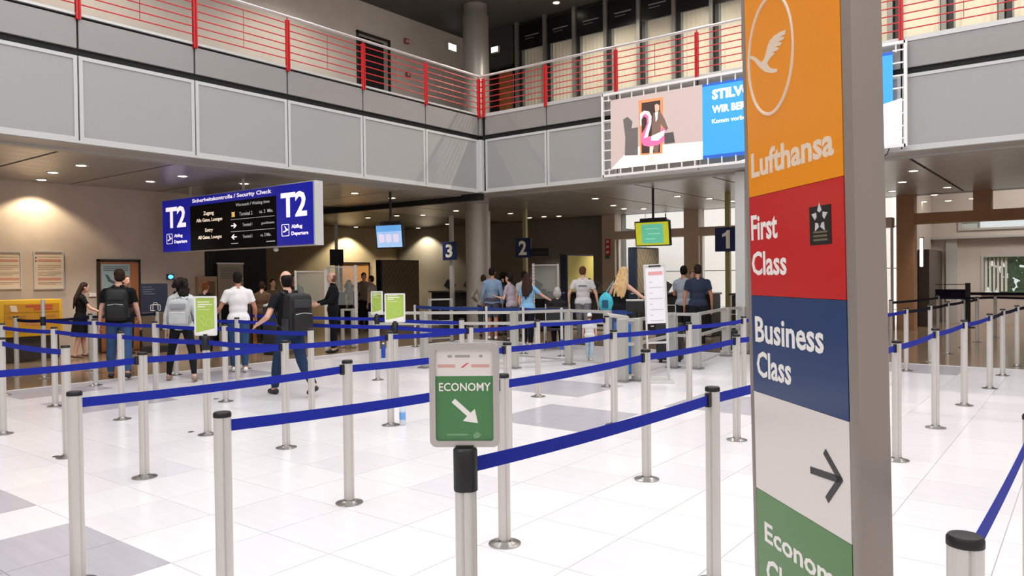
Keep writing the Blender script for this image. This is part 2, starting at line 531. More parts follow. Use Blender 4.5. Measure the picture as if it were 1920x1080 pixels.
ceil_run('ceiling_left', (FX, 0, 0), PI / 2, [m for m in modsL if -1 < m], 0.75, 5.0, 9)
ceil_run('ceiling_back', (0, FY, 0), 0, [-12.02 + WM * (k + 0.5) for k in range(-3, 8)], 0.75, 7.9, 11)
MB().bx(-34, -17.2, 4, 34, ZC + 0.02, ZC + 0.1).bx(-17.65, 9, FY + 7.9, 23.2, ZC + 0.02, ZC + 0.1).bx(-17.7, -17.2, 14.6, 23, ZC, ZC + 0.06).build('ceiling_dark', mat('dark_metal_ceiling', (64, 63, 61), 0.35, 0.3), kind='structure')
MB().bx(-34, FX + 0.02, FY - 0.12, FY + 0.1, ZC - 0.12, ZC + 0.04).build('trim_4', M_slot, kind='structure')

# walls behind the counters
MB().bx(-24.3, -24, 9, 23.0, 0, ZC + 0.05).build('wall_far', mat('olive_beige_plaster', (168, 156, 130), 0.85, noise=0.06, nscale=2), kind='structure')
MB().bx(-24, -12.9, 23.0, 23.3, 0, ZC + 0.05).build('wall_back', mat('grey_olive_plaster', (118, 116, 110), 0.8, noise=0.05, nscale=2), kind='structure')
MB().bx(-18.9, -18.6, 10.2, 12.75, 0, ZC + 0.05).bx(-18.9, -17.2, 10.05, 10.35, 0, ZC + 0.05).build('wall_security', mat('black_wall_panel', (14, 14, 13), 0.6), kind='structure')  # black sheets stand in for the unlit depth of the opening

# window front: stone piers and beam, white outside
PY = 22.5
pier = struct('wall_window')
pm = MB().bx(-0.25, 0.25, 0, 0.45, 0, ZC + 0.05).mesh('pier', M_stone)
for x in (-13.15, -10.13, -7.1): inst('pier', pm, pier, (x, PY, 0))
for k in range(4):
    x0 = -12.9 + k * 3.02
    if k < 3: MB().bx(x0, x0 + 2.52, PY + 0.02, PY + 0.4, 2.78, 3.05).build('lintel', M_stone, pier)
    MB().bx(x0, x0 + 2.52, PY + 0.02, PY + 0.4, 0, 0.45).build('sill', M_stone, pier) if k < 3 else None
pier2 = struct('wall_portal')
pm2 = MB().bx(-0.2, 0.2, 0, 0.45, 0, ZC + 0.05).mesh('pier', M_stoneb)
for x in (-4.0, 0.6, 5.2): inst('pier', pm2, pier2, (x, PY, 0))
MB().bx(-3.8, 9, PY + 0.02, PY + 0.4, 2.84, 3.12).build('lintel', M_stoneb, pier2)
MB().bx(-2.45, -2.05, PY + 0.02, PY + 0.4, 3.12, ZC + 0.05).build('stub', M_stoneb, pier2)
for k, x in enumerate((-11.64, -8.62, -5.6)):
    wn = struct('window_%d' % (k + 1))
    MB().bx(x - 1.24, x + 1.24, PY + 0.2, PY + 0.21, 0.45, 2.78).bx(x - 1.24, x + 1.24, PY + 0.2, PY + 0.21, 3.05, ZC).build('pane', M_glass, wn)
    MB().bx(x - 1.26, x - 1.2, PY + 0.16, PY + 0.25, 0.45, 2.78).bx(x + 1.2, x + 1.26, PY + 0.16, PY + 0.25, 0.45, 2.78).build('window_frame', M_alul, wn)
MB().bx(-40, 20, 23.3, 60, -0.2, -0.07).build('ground', mat('outside_paving', (214, 210, 204), 0.8), kind='structure')
pq = aty(1391, 500, 14.95)
MB().rbox((pq.x, 14.95, ZC / 2), (0.2, 0.2, ZC), 0.01).build('wall_pillar', M_fasf, kind='structure')
# building outside, white cladding panels
ob = thing('neighbour_building', 'pale panelled building outside the windows beside counter one', 'building', (-14, 36, -0.07))
pn = MB().rbox((0, 0, 0), (2.46, 0.12, 1.76), 0.01).mesh('cladding_panel', mat('white_cladding', (236, 232, 226), 0.7))
for i in range(9):
    for j in range(5): inst('cladding_panel', pn, ob, (-11 + i * 2.5, 0, 0.9 + j * 1.8))
MB().bx(-12.3, 10.3, 0.05, 0.4, 0, 9.0).build('wall_core', mat('cladding_joint', (170, 165, 158), 0.8), ob)

# lobby behind the portal
LW = ((-2.62, -1.42, 0.92, 1.98), (-3.22, -1.6, 2.86, 3.3))
lob = MB().bx(-4.2, -3.22, 26.6, 26.9, 0, 5).bx(-1.42, 9, 26.6, 26.9, 0, 5).bx(-3.22, -2.62, 26.6, 26.9, 0, 2.86).bx(-2.62, -1.42, 26.6, 26.9, 0, 0.92).bx(-2.62, -1.42, 26.6, 26.9, 1.98, 2.86).bx(-1.6, -1.42, 26.6, 26.9, 2.86, 3.3).bx(-3.22, -1.42, 26.6, 26.9, 3.3, 5).bx(-4.3, -4.0, 22.9, 26.6, 0, 5).build('wall_lobby', mat('lobby_wall_paint', (205, 195, 188), 0.8), kind='structure')
MB().bx(-4.2, 9, 22.9, 26.9, 5, 5.1).build('ceiling_lobby', M_wht, kind='structure')
for k, (x0, x1, z0, z1) in enumerate(LW):
    wn = struct('window_%d' % (k + 4))
    MB().bx(x0, x1, 26.72, 26.74, z0, z1).build('pane', mat('tinted_glass', (90, 112, 92), 0.05, 0, 0.6, alpha=0.5), wn)
    fb = MB()
    fb.bx(x0 - .06, x1 + .06, 26.55, 26.62, z0 - 0.06, z0).bx(x0 - .06, x1 + .06, 26.55, 26.62, z1, z1 + 0.06).bx(x0 - .06, x0, 26.55, 26.62, z0, z1).bx(x1, x1 + .06, 26.55, 26.62, z0, z1)
    fb.build('window_frame', M_alul, wn)
    if k == 0:
        bl = MB().bx(-0.03, 0.03, 0, 0.02, z0 + .03, z1 - .03).mesh('blind_slat', M_wht)
        for q in range(6): inst('blind_slat', bl, wn, (x0 + .06 + q * 0.1, 26.64, 0))
hg = thing('hedge', 'dark green hedge seen through the lobby window', 'hedge', (-2.2, 29.5, 0))
rh = random.Random(9); hm = MB()
for q in range(420):
    c = Vector((rh.uniform(-1.6, 1.6), rh.uniform(-.5, .5), rh.uniform(.1, 2.2))); hm.ell(c, (.12, .1, .09), Euler((rh.uniform(0, 3), rh.uniform(0, 3), 0)).to_matrix(), 6, 4)
hm.build('foliage', mat('hedge_green', (46, 84, 34), 0.8, noise=.3, nscale=3), hg)
MB().tube((-.8, 0, 0), (-.8, 0, 1.2), .05, n=8).tube((.8, 0, 0), (.8, 0, 1.2), .05, n=8).build('stem', mat('bark', (70, 54, 40), 0.8), hg)
MB().bx(-4.2, 9, 26.4, 26.6, 2.55, 2.62).bx(-3.6, -3.3, 26.5, 26.6, 0, 2.6).build('trim_5', M_fasf, kind='structure')
dk = MB().bx(-3.98, -3.7, 24.2, 26.5, 0, 2.2).build('wall_duct', mat('dark_brown_panel', (70, 60, 54), 0.5), kind='structure')
# ------------------------------------------------------------------ columns
M_colm = mat('column_metal', (150, 146, 140), 0.38, 0.35, noise=0.02, nscale=6)
cu = MB().lathe([(0.37, ZD - 0.02), (0.37, 8.95), (0.33, 9.0), (0.33, ZC2)], 32, (-13.9, 16.5, 0)).build('wall_column_upper', M_colm, smooth=True, kind='structure')
cl = MB().lathe([(0.36, 0.02), (0.36, 3.42)], 32, (-13.9, 16.5, 0)).lathe([(0.32, 3.42), (0.32, ZC + 0.05)], 32, (-13.9, 16.5, 0)).lathe([(0.39, 0), (0.39, 0.12)], 32, (-13.9, 16.5, 0)).build('wall_column_lower', mat('column_bronze', (196, 188, 178), 0.35, 0.25), smooth=True, kind='structure')

# ------------------------------------------------------------------ downlights
M_lamp = mat('downlight_glow', (255, 246, 230), 0.5, emit=(1.0, 0.9, 0.72), estr=9.0)
M_ring = mat('downlight_ring', (205, 202, 196), 0.4, 0.3)
ring_me = MB().lathe([(0.075, 0), (0.115, -0.012), (0.12, 0)], 20).mesh('ring', M_ring, True)
disc_me = MB().lathe([(0.02, 0.0), (0.078, -0.004), (0.078, 0.002)], 20).mesh('lamp_disc', M_lamp, True)


def downlight(px, py, label, power=0, z=ZC, size=100, blend=0.7, col=(1, 0.94, 0.85), at=None):
    p = Vector(at) if at is not None else atz(px, py, z)
    t = thing('ceiling_downlight', label, 'ceiling light', (p.x, p.y, z), 0, 'round downlights in the gallery ceilings')
    inst('ring', ring_me, t); inst('lamp_disc', disc_me, t, (0, 0, -0.006))
    if power:
        L = bpy.data.lights.new('downlight_beam', 'SPOT'); L.energy = power * 4.2; L.color = col
        L.spot_size = math.radians(size); L.spot_blend = blend; L.shadow_soft_size = 0.07
        o = bpy.data.objects.new('downlight_beam', L); COL.objects.link(o); o.parent = t; o.location = (0, 0, -0.03)
    return t


DL_L = 'small round downlight in the metal ceiling, {} from the left above the beige poster wall'
for k, (x, y) in enumerate(((5, 343), (24, 341), (99, 323), (152, 310), (160, 361), (282, 340), (342, 330), (458, 344))):
    downlight(x, y, DL_L.format(ORD[k]), 70 if k in (2, 4, 5, 7) else 0)
for k, (x, y) in enumerate(((665, 362), (690, 408), (735, 371), (744, 404), (793, 403), (831, 433), (839, 420), (855, 395), (867, 433))):
    downlight(x, y, 'small round downlight in the dark ceiling left of the column, %s from the left' % ORD[k], 45 if k in (0, 2, 4, 7) else 0)
for k, (x, y) in enumerate(((957, 400), (993, 408), (1020, 406), (1048, 405), (1078, 412), (1104, 419), (1116, 372), (1150, 385), (1170, 391), (1207, 391), (1270, 368), (1330, 372), (1372, 377))):
    downlight(x, y, 'small round downlight in the metal ceiling right of the column, %s from the left' % ORD[k], 95 if k in (1, 4, 6, 8, 10, 12) else 0)
for k, (x, y) in enumerate(((1673, 358), (1692, 341), (1713, 320), (1732, 378), (1752, 365), (1776, 351), (1778, 376), (1823, 372))):
    downlight(x, y, 'small round downlight in the ceiling right of the class sign, %s from the left' % ORD[k], 60 if k in (2, 5, 7) else 0)
# wall washers that throw the light scallops on the beige walls
for k, (at, lab) in enumerate((((-16.75, 6.3, ZC), 'downlight close to the beige wall above the framed posters'), ((-23.4, 20.2, ZC), 'downlight throwing a light cone on the far beige wall'), ((-22.2, 22.5, ZC), 'downlight throwing a light cone on the far wall behind sign three'))):
    downlight(0, 0, lab, (38, 120, 100)[k], at=at, size=120, blend=0.35, col=(1, 0.84, 0.6))

# ------------------------------------------------------------------ stanchions and belts
st_base = MB().lathe([(0.095, 0.0), (0.095, 0.006), (0.06, 0.012), (0.042, 0.02), (0.038, 0.03)], 28).mesh('base_plate', M_steel, True)
st_post = MB().lathe([(0.036, 0.0), (0.036, 0.98)], 32, notch=0.006).mesh('post', M_alu, False)
st_cap = MB().lathe([(0.0375, 0.978), (0.0375, 0.993), (0.033, 1.0), (0.005, 1.002)], 24).mesh('cap', M_blk, True)
st_head = MB().lathe([(0.041, 0.86), (0.041, 0.995), (0.034, 1.003), (0.005, 1.004)], 24, notch=0.004).mesh('holder_sleeve', M_blk, True)
th_post = MB().lathe([(0.027, 0.0), (0.027, 0.92)], 24).mesh('post', M_alul, True)
th_cap = MB().lathe([(0.029, 0.9), (0.029, 0.94), (0.02, 0.945)], 24).mesh('cap', M_alul, True)
POSTS = {}


def stanchion(key, x, y, label, group, kind='std'):
    t = thing('belt_stanchion', label, 'stanchion', (x, y, 0.0), 0, group)
    inst('base_plate', st_base, t)
    rz = rnd.uniform(0, 1.5)
    if kind == 'thin':
        inst('post', th_post, t, rz=rz); inst('cap', th_cap, t)
    elif kind == 'tall':
        inst('post', st_post, t, rz=rz); inst('extension_pole', MB().tube((0, 0, 0.98), (0, 0, 1.28), 0.03, n=16).mesh('extension_pole', M_alu), t)
        inst('belt_head', st_head, t)
    else:
        inst('post', st_post, t, rz=rz)
        inst('cap', st_cap if kind == 'std' else st_head, t)
    POSTS[key] = t
    return t


def belt(a, b, m=None, z=0.962, h=0.05, sag=0.012, end=None):
    ta = POSTS[a]; A = Vector((ta.location.x, ta.location.y, 0))
    B = Vector((POSTS[b].location.x, POSTS[b].location.y, 0)) if end is None else Vector(end)
    d = (B - A); L = d.length; d.normalize(); n = Vector((-d.y, d.x, 0)) * 0.0012
    mb = MB(); N = 8; vs = []
    for i in range(N + 1):
        s = 0.034 + (L - 0.068) * i / N; q = i / N; zz = z - sag * 4 * q * (1 - q)
        tw = 0.0
        for (sn, dz) in ((1, 0), (1, -h), (-1, -h), (-1, 0)): vs.append(tuple(d * s + n * sn + Vector((0, 0, zz + dz))))
    fs = []
    for i in range(N):
        for k in range(4): fs.append((i * 4 + k, i * 4 + (k + 1) % 4, i * 4 + 4 + (k + 1) % 4, i * 4 + 4 + k))
    fs += [(0, 1, 2, 3), (N * 4 + 3, N * 4 + 2, N * 4 + 1, N * 4)]
    o = mb.add(vs, fs).build('belt', m or M_belt, ta)
    c = d * (L - 0.045)
    MB().rbox((c.x, c.y, z - h / 2), (0.03, 0.026, h + 0.02), 0.004, math.atan2(d.y, d.x)).build('belt_clip', M_blk, o)
    return o


GR = 'silver belt stanchions of the check-in lanes'
rows = [
    ('in the bottom right corner, cut off by the frame', [('F6', -0.22, 1.88), ('F6b', -0.19, 3.62)]),
    ('of the lane line that runs past the class sign', [('F5', -1.53, 3.64), ('p34', -1.3, 6.92), ('p36', -1.26, 8.58), ('p37', -1.2, 10.2), ('p38', -1.1, 11.85), ('p39', -1.08, 13.4), ('p40', -1.0, 14.85)]),
    ('of the lane line just behind the economy sign', [('F2', -2.98, 1.81), ('D', -2.74, 3.46), ('A', -2.72, 5.2), ('p32', -2.67, 6.92), ('p32b', -2.6, 8.5), ('p35b', -2.5, 11.6), ('p35', -2.36, 13.3), ('p36b', -2.25, 14.8), ('p41', -2.2, 16.4), ('p47', -2.12, 17.9), ('p43', -2.05, 19.5)]),
    ('of the second lane line behind the economy sign', [('F1', -4.19, 1.71), ('p19', -4.12, 3.46), ('p25', -4.01, 5.13), ('p29', -3.98, 6.9), ('p31', -3.82, 8.4), ('p33', -3.71, 9.88), ('p33b', -3.5, 13.4), ('p42', -3.3, 17.0), ('p44', -2.95, 20.5)]),
    ('of the third lane line behind the economy sign', [('p9a', -6.1, 1.6), ('p9', -6.0, 2.96), ('p17', -5.95, 4.26), ('p22', -5.93, 5.56), ('p24', -5.8, 6.72), ('p26', -5.73, 7.97), ('p28', -5.43, 9.22)]),
    ('of the fourth lane line behind the economy sign', [('p5a', -8.93, 2.95), ('p5', -7.27, 2.9), ('p13', -7.12, 4.16), ('p18', -7.12, 5.45), ('p21', -7.0, 6.66), ('p23', -6.87, 7.78)]),
    ('of the line where two people with backpacks pass', [('p8', -8.72, 4.06), ('p14', -8.85, 5.43), ('p20', -8.72, 7.92)]),
    ('of the line in front of the man in a white shirt', [('p4', -10.35, 4.0), ('p10', -10.38, 5.3), ('p15', -10.21, 6.47)]),
    ('at the edge of the white floor', [('p1', -12.0, 3.98), ('p7', -11.9, 5.16), ('p12', -12.04, 6.5), ('p16', -11.8, 7.65)]),
    ('on the brown floor before the beige wall', [('p2', -14.2, 4.91), ('p3', -13.5, 5.06), ('p6', -13.96, 5.98), ('p11', -14.08, 7.24)]),
    ('in the far right queue before the window wall', [('p46', -1.84, 21.0), ('p40b', -0.9, 16.6), ('p46b', 0.3, 20.6)]),
]
HOLD = {'p13', 'p20', 'p21'}
SKIP = {'F6b': 1}
for desc, lst in rows:
    vis = [q for q in lst]
    for k, (key, x, y) in enumerate(vis):
        lab = 'silver belt post, %s %s' % (ORD[k], desc)
        if desc.startswith('in the bottom'):
            lab = ['silver belt post cut off in the bottom right corner', 'silver belt post just outside the frame beyond the corner post'][k]
        stanchion(key, x, y, lab, GR, 'hold' if key in HOLD else 'tall' if key == 'p3' else 'std')
stanchion('F3', -1.66, 1.89, 'silver post with black sleeve that carries the foreground economy sign', GR, 'hold')
for k, (key, px) in enumerate((('t778', 778), ('t912', 912), ('t981', 981), ('p27', 1053))):
    q = aty(px, 600, 12.25)
    stanchion(key, q.x, 12.25, 'thin pale belt post, %s from the left in the belt line before the check-in counters' % ORD[k], 'thin belt posts near the counters', 'thin')
for a, b in (('F1', 'p19'), ('p19', 'p25'), ('p25', 'p29'), ('p29', 'p31'), ('p31', 'p33'), ('p33', 'p33b'),
             ('F2', 'D'), ('D', 'A'), ('A', 'p32'), ('p32', 'p32b'), ('F3', 'F5'), ('F5', 'p34'), ('p34', 'p36'), ('p36', 'p37'), ('p37', 'p38'),
             ('F6', 'F6b'), ('p9a', 'p9'), ('p9', 'p17'), ('p17', 'p22'), ('p22', 'p24'), ('p24', 'p26'), ('p26', 'p28'),
             ('p5a', 'p5'), ('p1', 'p4'), ('p4', 'p8'), ('p8', 'p13'), ('p13', 'p17'), ('p3', 'p7'), ('p7', 'p10'), ('p10', 'p14'), ('p14', 'p18'),
             ('p15', 'p21'), ('p21', 'p24'), ('p12', 'p15'), ('p16', 'p20'), ('p20', 'p23'), ('p35b', 'p35')):
    belt(a, b)
for a, b in (('p2', 'p3'), ('p3', 'p6'), ('p6', 'p11'), ('p35', 'p36b'), ('p36b', 'p41'), ('p41', 'p47'), ('p47', 'p43'), ('p38', 'p39'), ('p39', 'p40'), ('p40', 'p40b'), ('p42', 'p44'), ('p44', 'p46'), ('p46', 'p46b')):
    belt(a, b, M_beltd)
for a, b in (('t778', 't912'), ('t912', 't981'), ('t981', 'p27')):
    belt(a, b, mat('royal_blue_belt', (22, 50, 120), 0.7), z=0.93, h=0.07)
belt('p27', 'p27', mat('royal_blue_belt', (22, 50, 120)), z=0.93, h=0.07, end=(POSTS['p27'].location.x + 1.6, 12.3, 0))
# floor sockets left from moved posts
for k, (x, y) in enumerate(((105, 856), (358, 810), (405, 748))):
    p = atz(x, y)
    tag(MB().lathe([(0.03, 0.0), (0.028, 0.004), (0.01, 0.005)], 16, (p.x, p.y, 0)).build('floor_socket', mat('socket_steel', (70, 68, 66), 0.4, 0.6), smooth=True), 'small dark floor socket, %s from the left on the white tiles' % ORD[k], 'floor socket', 'dark sockets in the white floor')


# ------------------------------------------------------------------ signs
def rrect(x0, x1, z0, z1, r, n=5):
    pts = []
    for cx, cz, a in ((x1 - r, z1 - r, 0), (x0 + r, z1 - r, PI / 2), (x0 + r, z0 + r, PI), (x1 - r, z0 + r, 3 * PI / 2)):
        for i in range(n + 1): pts.append((cx + r * math.cos(a + PI / 2 * i / n), cz + r * math.sin(a + PI / 2 * i / n)))
    return pts


def frame_ring(w, h, fw, r, y0, y1):
    """rounded rectangular frame (local XZ, centred in x, from z=0)"""
    a = rrect(-w / 2, w / 2, 0, h, r); b = rrect(-w / 2 + fw, w / 2 - fw, fw, h - fw, max(r - fw * 0.6, 0.004))
    n = len(a); vs = [(x, y0, z) for x, z in a] + [(x, y0, z) for x, z in b] + [(x, y1, z) for x, z in a] + [(x, y1, z) for x, z in b]
    fs = []
    for i in range(n):
        j = (i + 1) % n
        fs += [(i, n + i, n + j, j), (2 * n + i, 2 * n + j, 3 * n + j, 3 * n + i), (i, j, 2 * n + j, 2 * n + i), (n + i, 3 * n + i, 3 * n + j, n + j)]
    return MB().add(vs, fs)


M_green = mat('sign_green', (62, 118, 66), 0.15, 0, 0.6)
M_lime = mat('lime_green_print', (168, 196, 84), 0.4)
M_txt = mat('sign_text_white', (226, 222, 216), 0.5)
M_grtx = mat('grey_print', (150, 146, 142), 0.6)
M_redtx = mat('red_print', (190, 60, 60), 0.6)

# economy frame on the foreground post
es = thing('post_sign', 'silver snap frame with green ECONOMY notice and arrow on the foreground post', 'sign', (-1.66, 1.89, 1.005), math.radians(35))
W_, H_ = 0.232, 0.345
frame_ring(W_, H_, 0.02, 0.022, -0.012, 0.012).build('frame', mat('snap_frame_aluminium', (176, 170, 166), 0.35, 0.35), es, True)
MB().bx(-W_ / 2 + 0.012, W_ / 2 - 0.012, 0.0, 0.008, 0.012, H_ - 0.012).build('backing', M_alu, es)
MB().bx(-W_ / 2 + 0.018, W_ / 2 - 0.018, -0.003, 0.0, 0.018, 0.235).build('green_field', M_green, es)
MB().bx(-W_ / 2 + 0.018, W_ / 2 - 0.018, -0.003, 0.0, 0.235, H_ - 0.018).build('white_field', mat('sign_paper', (214, 206, 202), 0.2, 0, 0.6), es)
write(es, 'ECONOMY', M_txt, -0.085, 0.088, 0.185, 0.213, -0.003, 0.012)
for a, b in ((-0.055, -0.04), (-0.03, 0.02), (0.05, 0.062)): MB().bx(a, b, -0.0036, -0.003, 0.297, 0.305).build('text_line', M_grtx, es)
for a, b in ((-0.088, -0.03), (0.024, 0.084)): MB().bx(a, b, -0.0036, -0.003, 0.264, 0.274).build('text_line', mat('pale_red_print', (198, 150, 142), 0.6), es)
MB().prism([(-0.012, 0.263), (0.0, 0.272), (0.006, 0.277), (0.018, 0.279), (0.006, 0.272), (-0.002, 0.264)], -0.0038, -0.003).build('red_swoosh', M_redtx, es)
MB().prism([(-0.043, 0.148), (0.008, 0.102), (-0.006, 0.086), (0.044, 0.078), (0.034, 0.126), (0.02, 0.113), (-0.032, 0.160)], -0.005, -0.003).build('arrow', M_txt, es)
MB().bx(-0.06, 0.01, -0.0036, -0.003, 0.037, 0.043).build('text_line', mat('pale_green_print', (110, 150, 112), 0.5), es)
MB().prism([(0.03, 0.028), (0.045, 0.028), (0.055, 0.04), (0.04, 0.05), (0.028, 0.04)], -0.004, -0.003).build('emblem', mat('pale_green_print', (150, 180, 150)), es)
MB().bx(-0.03, 0.03, -0.018, 0.018, -0.012, 0.006).build('mount', M_blk, es)

# green hygiene notices on further posts
def lime_sign(key, label, rz, w=0.27, h=0.4):
    p = POSTS[key].location
    s = thing('post_sign', label, 'sign', (p.x, p.y, 1.005), math.radians(rz), 'lime green notices on belt posts')
    frame_ring(w, h, 0.018, 0.016, -0.01, 0.01).build('frame', mat('pale_frame', (222, 222, 218), 0.4), s, True)
    MB().bx(-w / 2 + 0.012, w / 2 - 0.012, -0.002, 0.006, 0.012, h - 0.012).build('lime_field', M_lime, s)
    MB().prism([(-w / 2 + 0.018, 0.018), (w / 2 - 0.018, 0.018), (w / 2 - 0.018, 0.075), (-w / 2 + 0.018, 0.03)], -0.004, -0.002).build('white_sweep', M_white, s)
    for k, (a, ww) in enumerate(((0.335, 0.13), (0.31, 0.16), (0.288, 0.08), (0.262, 0.13))):
        MB().bx(-w / 2 + 0.035, -w / 2 + 0.035 + ww, -0.003, -0.002, a, a + (0.010 if k < 3 else 0.004)).build('text_line', M_white, s)
    pal = mat('pale_lime_print', (196, 214, 140), 0.5)
    for cx, cz, r in ((-0.04, 0.17, 0.024), (0.04, 0.13, 0.034)):
        MB().path([(cx + r * math.cos(2 * PI * i / 16), -0.003, cz + 1.2 * r * math.sin(2 * PI * i / 16)) for i in range(16)], 0.003, 5, closed=True).build('line_drawing', pal, s)
    MB().path([(-0.04, -0.003, 0.14), (-0.02, -0.003, 0.11), (0.0, -0.003, 0.1)], 0.003, 5).build('line_drawing', pal, s)
    MB().bx(-0.022, 0.022, -0.014, 0.014, -0.012, 0.014).build('mount', M_blk, s)


lime_sign('p13', 'lime green notice in a pale frame in front of the grey jacket', 28, 0.24, 0.4)
lime_sign('p20', 'smaller lime green notice, left of the pair in the middle of the lanes', 8, 0.22, 0.36)
lime_sign('p21', 'lime green notice with white text lines, right of the pair in the lanes', 35, 0.26, 0.365)

# tall class pylon
pN, pF = atd(1597, 520, 2.05), atd(1412, 520, 2.64)
pN.z = pF.z = 0
PW = (pN - pF).length
prz = math.atan2((pN - pF).y, (pN - pF).x)
py_ = thing('sign_pylon', 'tall aluminium pylon with orange, red, blue, white and green class bands', 'sign', tuple(pF), prz)
M_pal = mat('pylon_aluminium', (140, 130, 122), 0.45, 0.3)
py_n = Vector((math.sin(prz), -math.cos(prz), 0))        # face normal (local -y)


def onface(x, y):
    d = ray(x, y); t = (pF - CC).dot(py_n) / d.dot(py_n); q = CC + d * t
    return (q - pF).dot(Vector((math.cos(prz), math.sin(prz), 0))), q.z


TOPZ = 2.53
# hollow body: core with rounded aluminium uprights on both edges
MB().bx(0.0, PW, 0.002, 0.08, 0.03, TOPZ).build('core', M_pal, py_)
MB().rbox((PW + 0.012, 0.041, TOPZ / 2 + 0.01), (0.05, 0.094, TOPZ - 0.02), 0.012).build('edge_profile', M_pal, py_, True)
MB().rbox((-0.012, 0.041, TOPZ / 2 + 0.01), (0.03, 0.094, TOPZ - 0.02), 0.012).build('edge_profile', M_pal, py_, True)
MB().rbox((PW / 2, 0.05, 0.015), (PW + 0.16, 0.42, 0.03), 0.008).build('foot_plate', M_steel, py_)
M_or = mat('pylon_orange', (226, 138, 8), 0.22, 0, 0.5)
M_rd = mat('pylon_red', (184, 28, 32), 0.22, 0, 0.5)
M_bl = mat('pylon_blue', (32, 58, 100), 0.22, 0, 0.5)
M_gy = mat('pylon_white', (212, 204, 198), 0.25, 0, 0.5)
M_gn = mat('pylon_green', (66, 116, 50), 0.22, 0, 0.5)
zb = [0.03, onface(1607, 1030)[1], onface(1600, 793)[1], onface(1598, 563)[1], onface(1588, 330)[1], TOPZ - 0.004]
for nme, m, k in (('green_panel', M_gn, 0), ('white_panel', M_gy, 1), ('blue_panel', M_bl, 2), ('red_panel', M_rd, 3), ('orange_panel', M_or, 4)):
    MB().bx(0.004, PW - 0.014, -0.004, 0.002, zb[k] + 0.0008, zb[k + 1] - 0.0008).build(nme, m, py_)


def ptext(s, xl, yl0, yl1, xr, m=M_txt, bold=0.02):
    u0, z0 = onface(xl, yl1); z1 = onface(xl, yl0)[1]; u1 = onface(xr, yl1)[0]; u0 += .014; u1 += .008
    return write(py_, s, m, u0, u1, z0, z1, -0.004, bold, depth=0.0012)


M_tan = mat('pylon_logo_grey', (222, 200, 176), 0.4)
ptext('Lufthansa', 1414, 290, 336, 1571, M_tan, 0.03)
ptext('First', 1412, 405, 452, 1462)
ptext('Class', 1412, 472, 516, 1478)
ptext('Business', 1416, 592, 640, 1545)
ptext('Class', 1418, 656, 704, 1483)
ptext('Economy', 1427, 975, 1022, 1583)
ptext('Class', 1429, 1040, 1090, 1505)
# round crane emblem
uc, zc = onface(1449, 108); ur = (onface(1490, 108)[0] - onface(1408, 108)[0]) / 2; zr = (onface(1449, 0)[1] - onface(1449, 216)[1]) / 2
SHU = 0.026; uc += SHU
MB().path([(uc + ur * math.cos(2 * PI * i / 48), -0.0042, zc + zr * math.sin(2 * PI * i / 48)) for i in range(48)], 0.0058, 6, closed=True).build('emblem_ring', M_tan, py_, True)
bird = MB()
bird.prism([(onface(1350 + a / 2.88, b / 2.88)[0] + SHU, onface(1350 + a / 2.88, b / 2.88)[1]) for a, b in ((172, 322), (178, 314), (192, 314), (212, 324), (240, 350), (256, 328), (266, 296), (274, 262), (288, 232), (312, 206), (345, 186), (374, 177), (368, 200), (340, 214), (364, 212), (357, 228), (330, 240), (352, 242), (344, 258), (318, 266), (336, 272), (326, 286), (302, 294), (312, 302), (288, 324), (270, 352), (282, 376), (304, 384), (326, 384), (322, 400), (292, 408), (256, 398), (226, 372), (202, 340))], -0.0055, -0.004)
bird.build('emblem_bird', M_tan, py_)
# black alliance plaque
u0, z0 = onface(1526, 460); u1, z1 = onface(1566, 382)
MB().bx(u0, u1, -0.0055, -0.004, z0, z1).build('plaque', mat('plaque_black', (20, 19, 18), 0.35), py_)
ms = MB(); M_sil = mat('silver_print', (190, 188, 186), 0.4)
cu_, cz_ = (u0 + u1) / 2, z0 + (z1 - z0) * 0.68; pr = (u1 - u0) * 0.27
for k in range(5):
    a = PI / 2 + k * 2 * PI / 5; cx, cz = cu_ + pr * math.cos(a), cz_ + pr * math.sin(a); rr = pr * 0.45
    ms.prism([(cx + rr * math.cos(a + q), cz + rr * math.sin(a + q)) for q in (0, 2.2, PI, -2.2)], -0.007, -0.0055)
ms.build('star_ring', M_sil, py_)
for k in range(3):
    zz = z0 + (z1 - z0) * (0.3 - 0.1 * k)
    MB().bx(u0 + 0.02, u1 - 0.02, -0.006, -0.0055, zz, zz + 0.006).build('text_line', mat('dim_gold_print', (96, 92, 72), 0.5), py_)
# arrow
def seg(p, q, w):
    a, b = Vector(onface(*p)), Vector(onface(*q)); d = (b - a).normalized(); n = Vector((-d.y, d.x)) * (w / 2)
    return [tuple(a + n), tuple(b + n), tuple(b - n), tuple(a - n)]
ar = MB()
for p, q in (((1519, 881), (1572, 899)), ((1546, 846), (1577, 903)), ((1549, 937), (1577, 896))): ar.prism(seg(p, q, 0.02), -0.006, -0.004)
ar.build('arrow', mat('arrow_black', (32, 32, 32), 0.4), py_)

LEAN = 0.019
py_.rotation_euler = (LEAN, 0, prz)
py_.location = pF - py_n * (LEAN * 1.3)

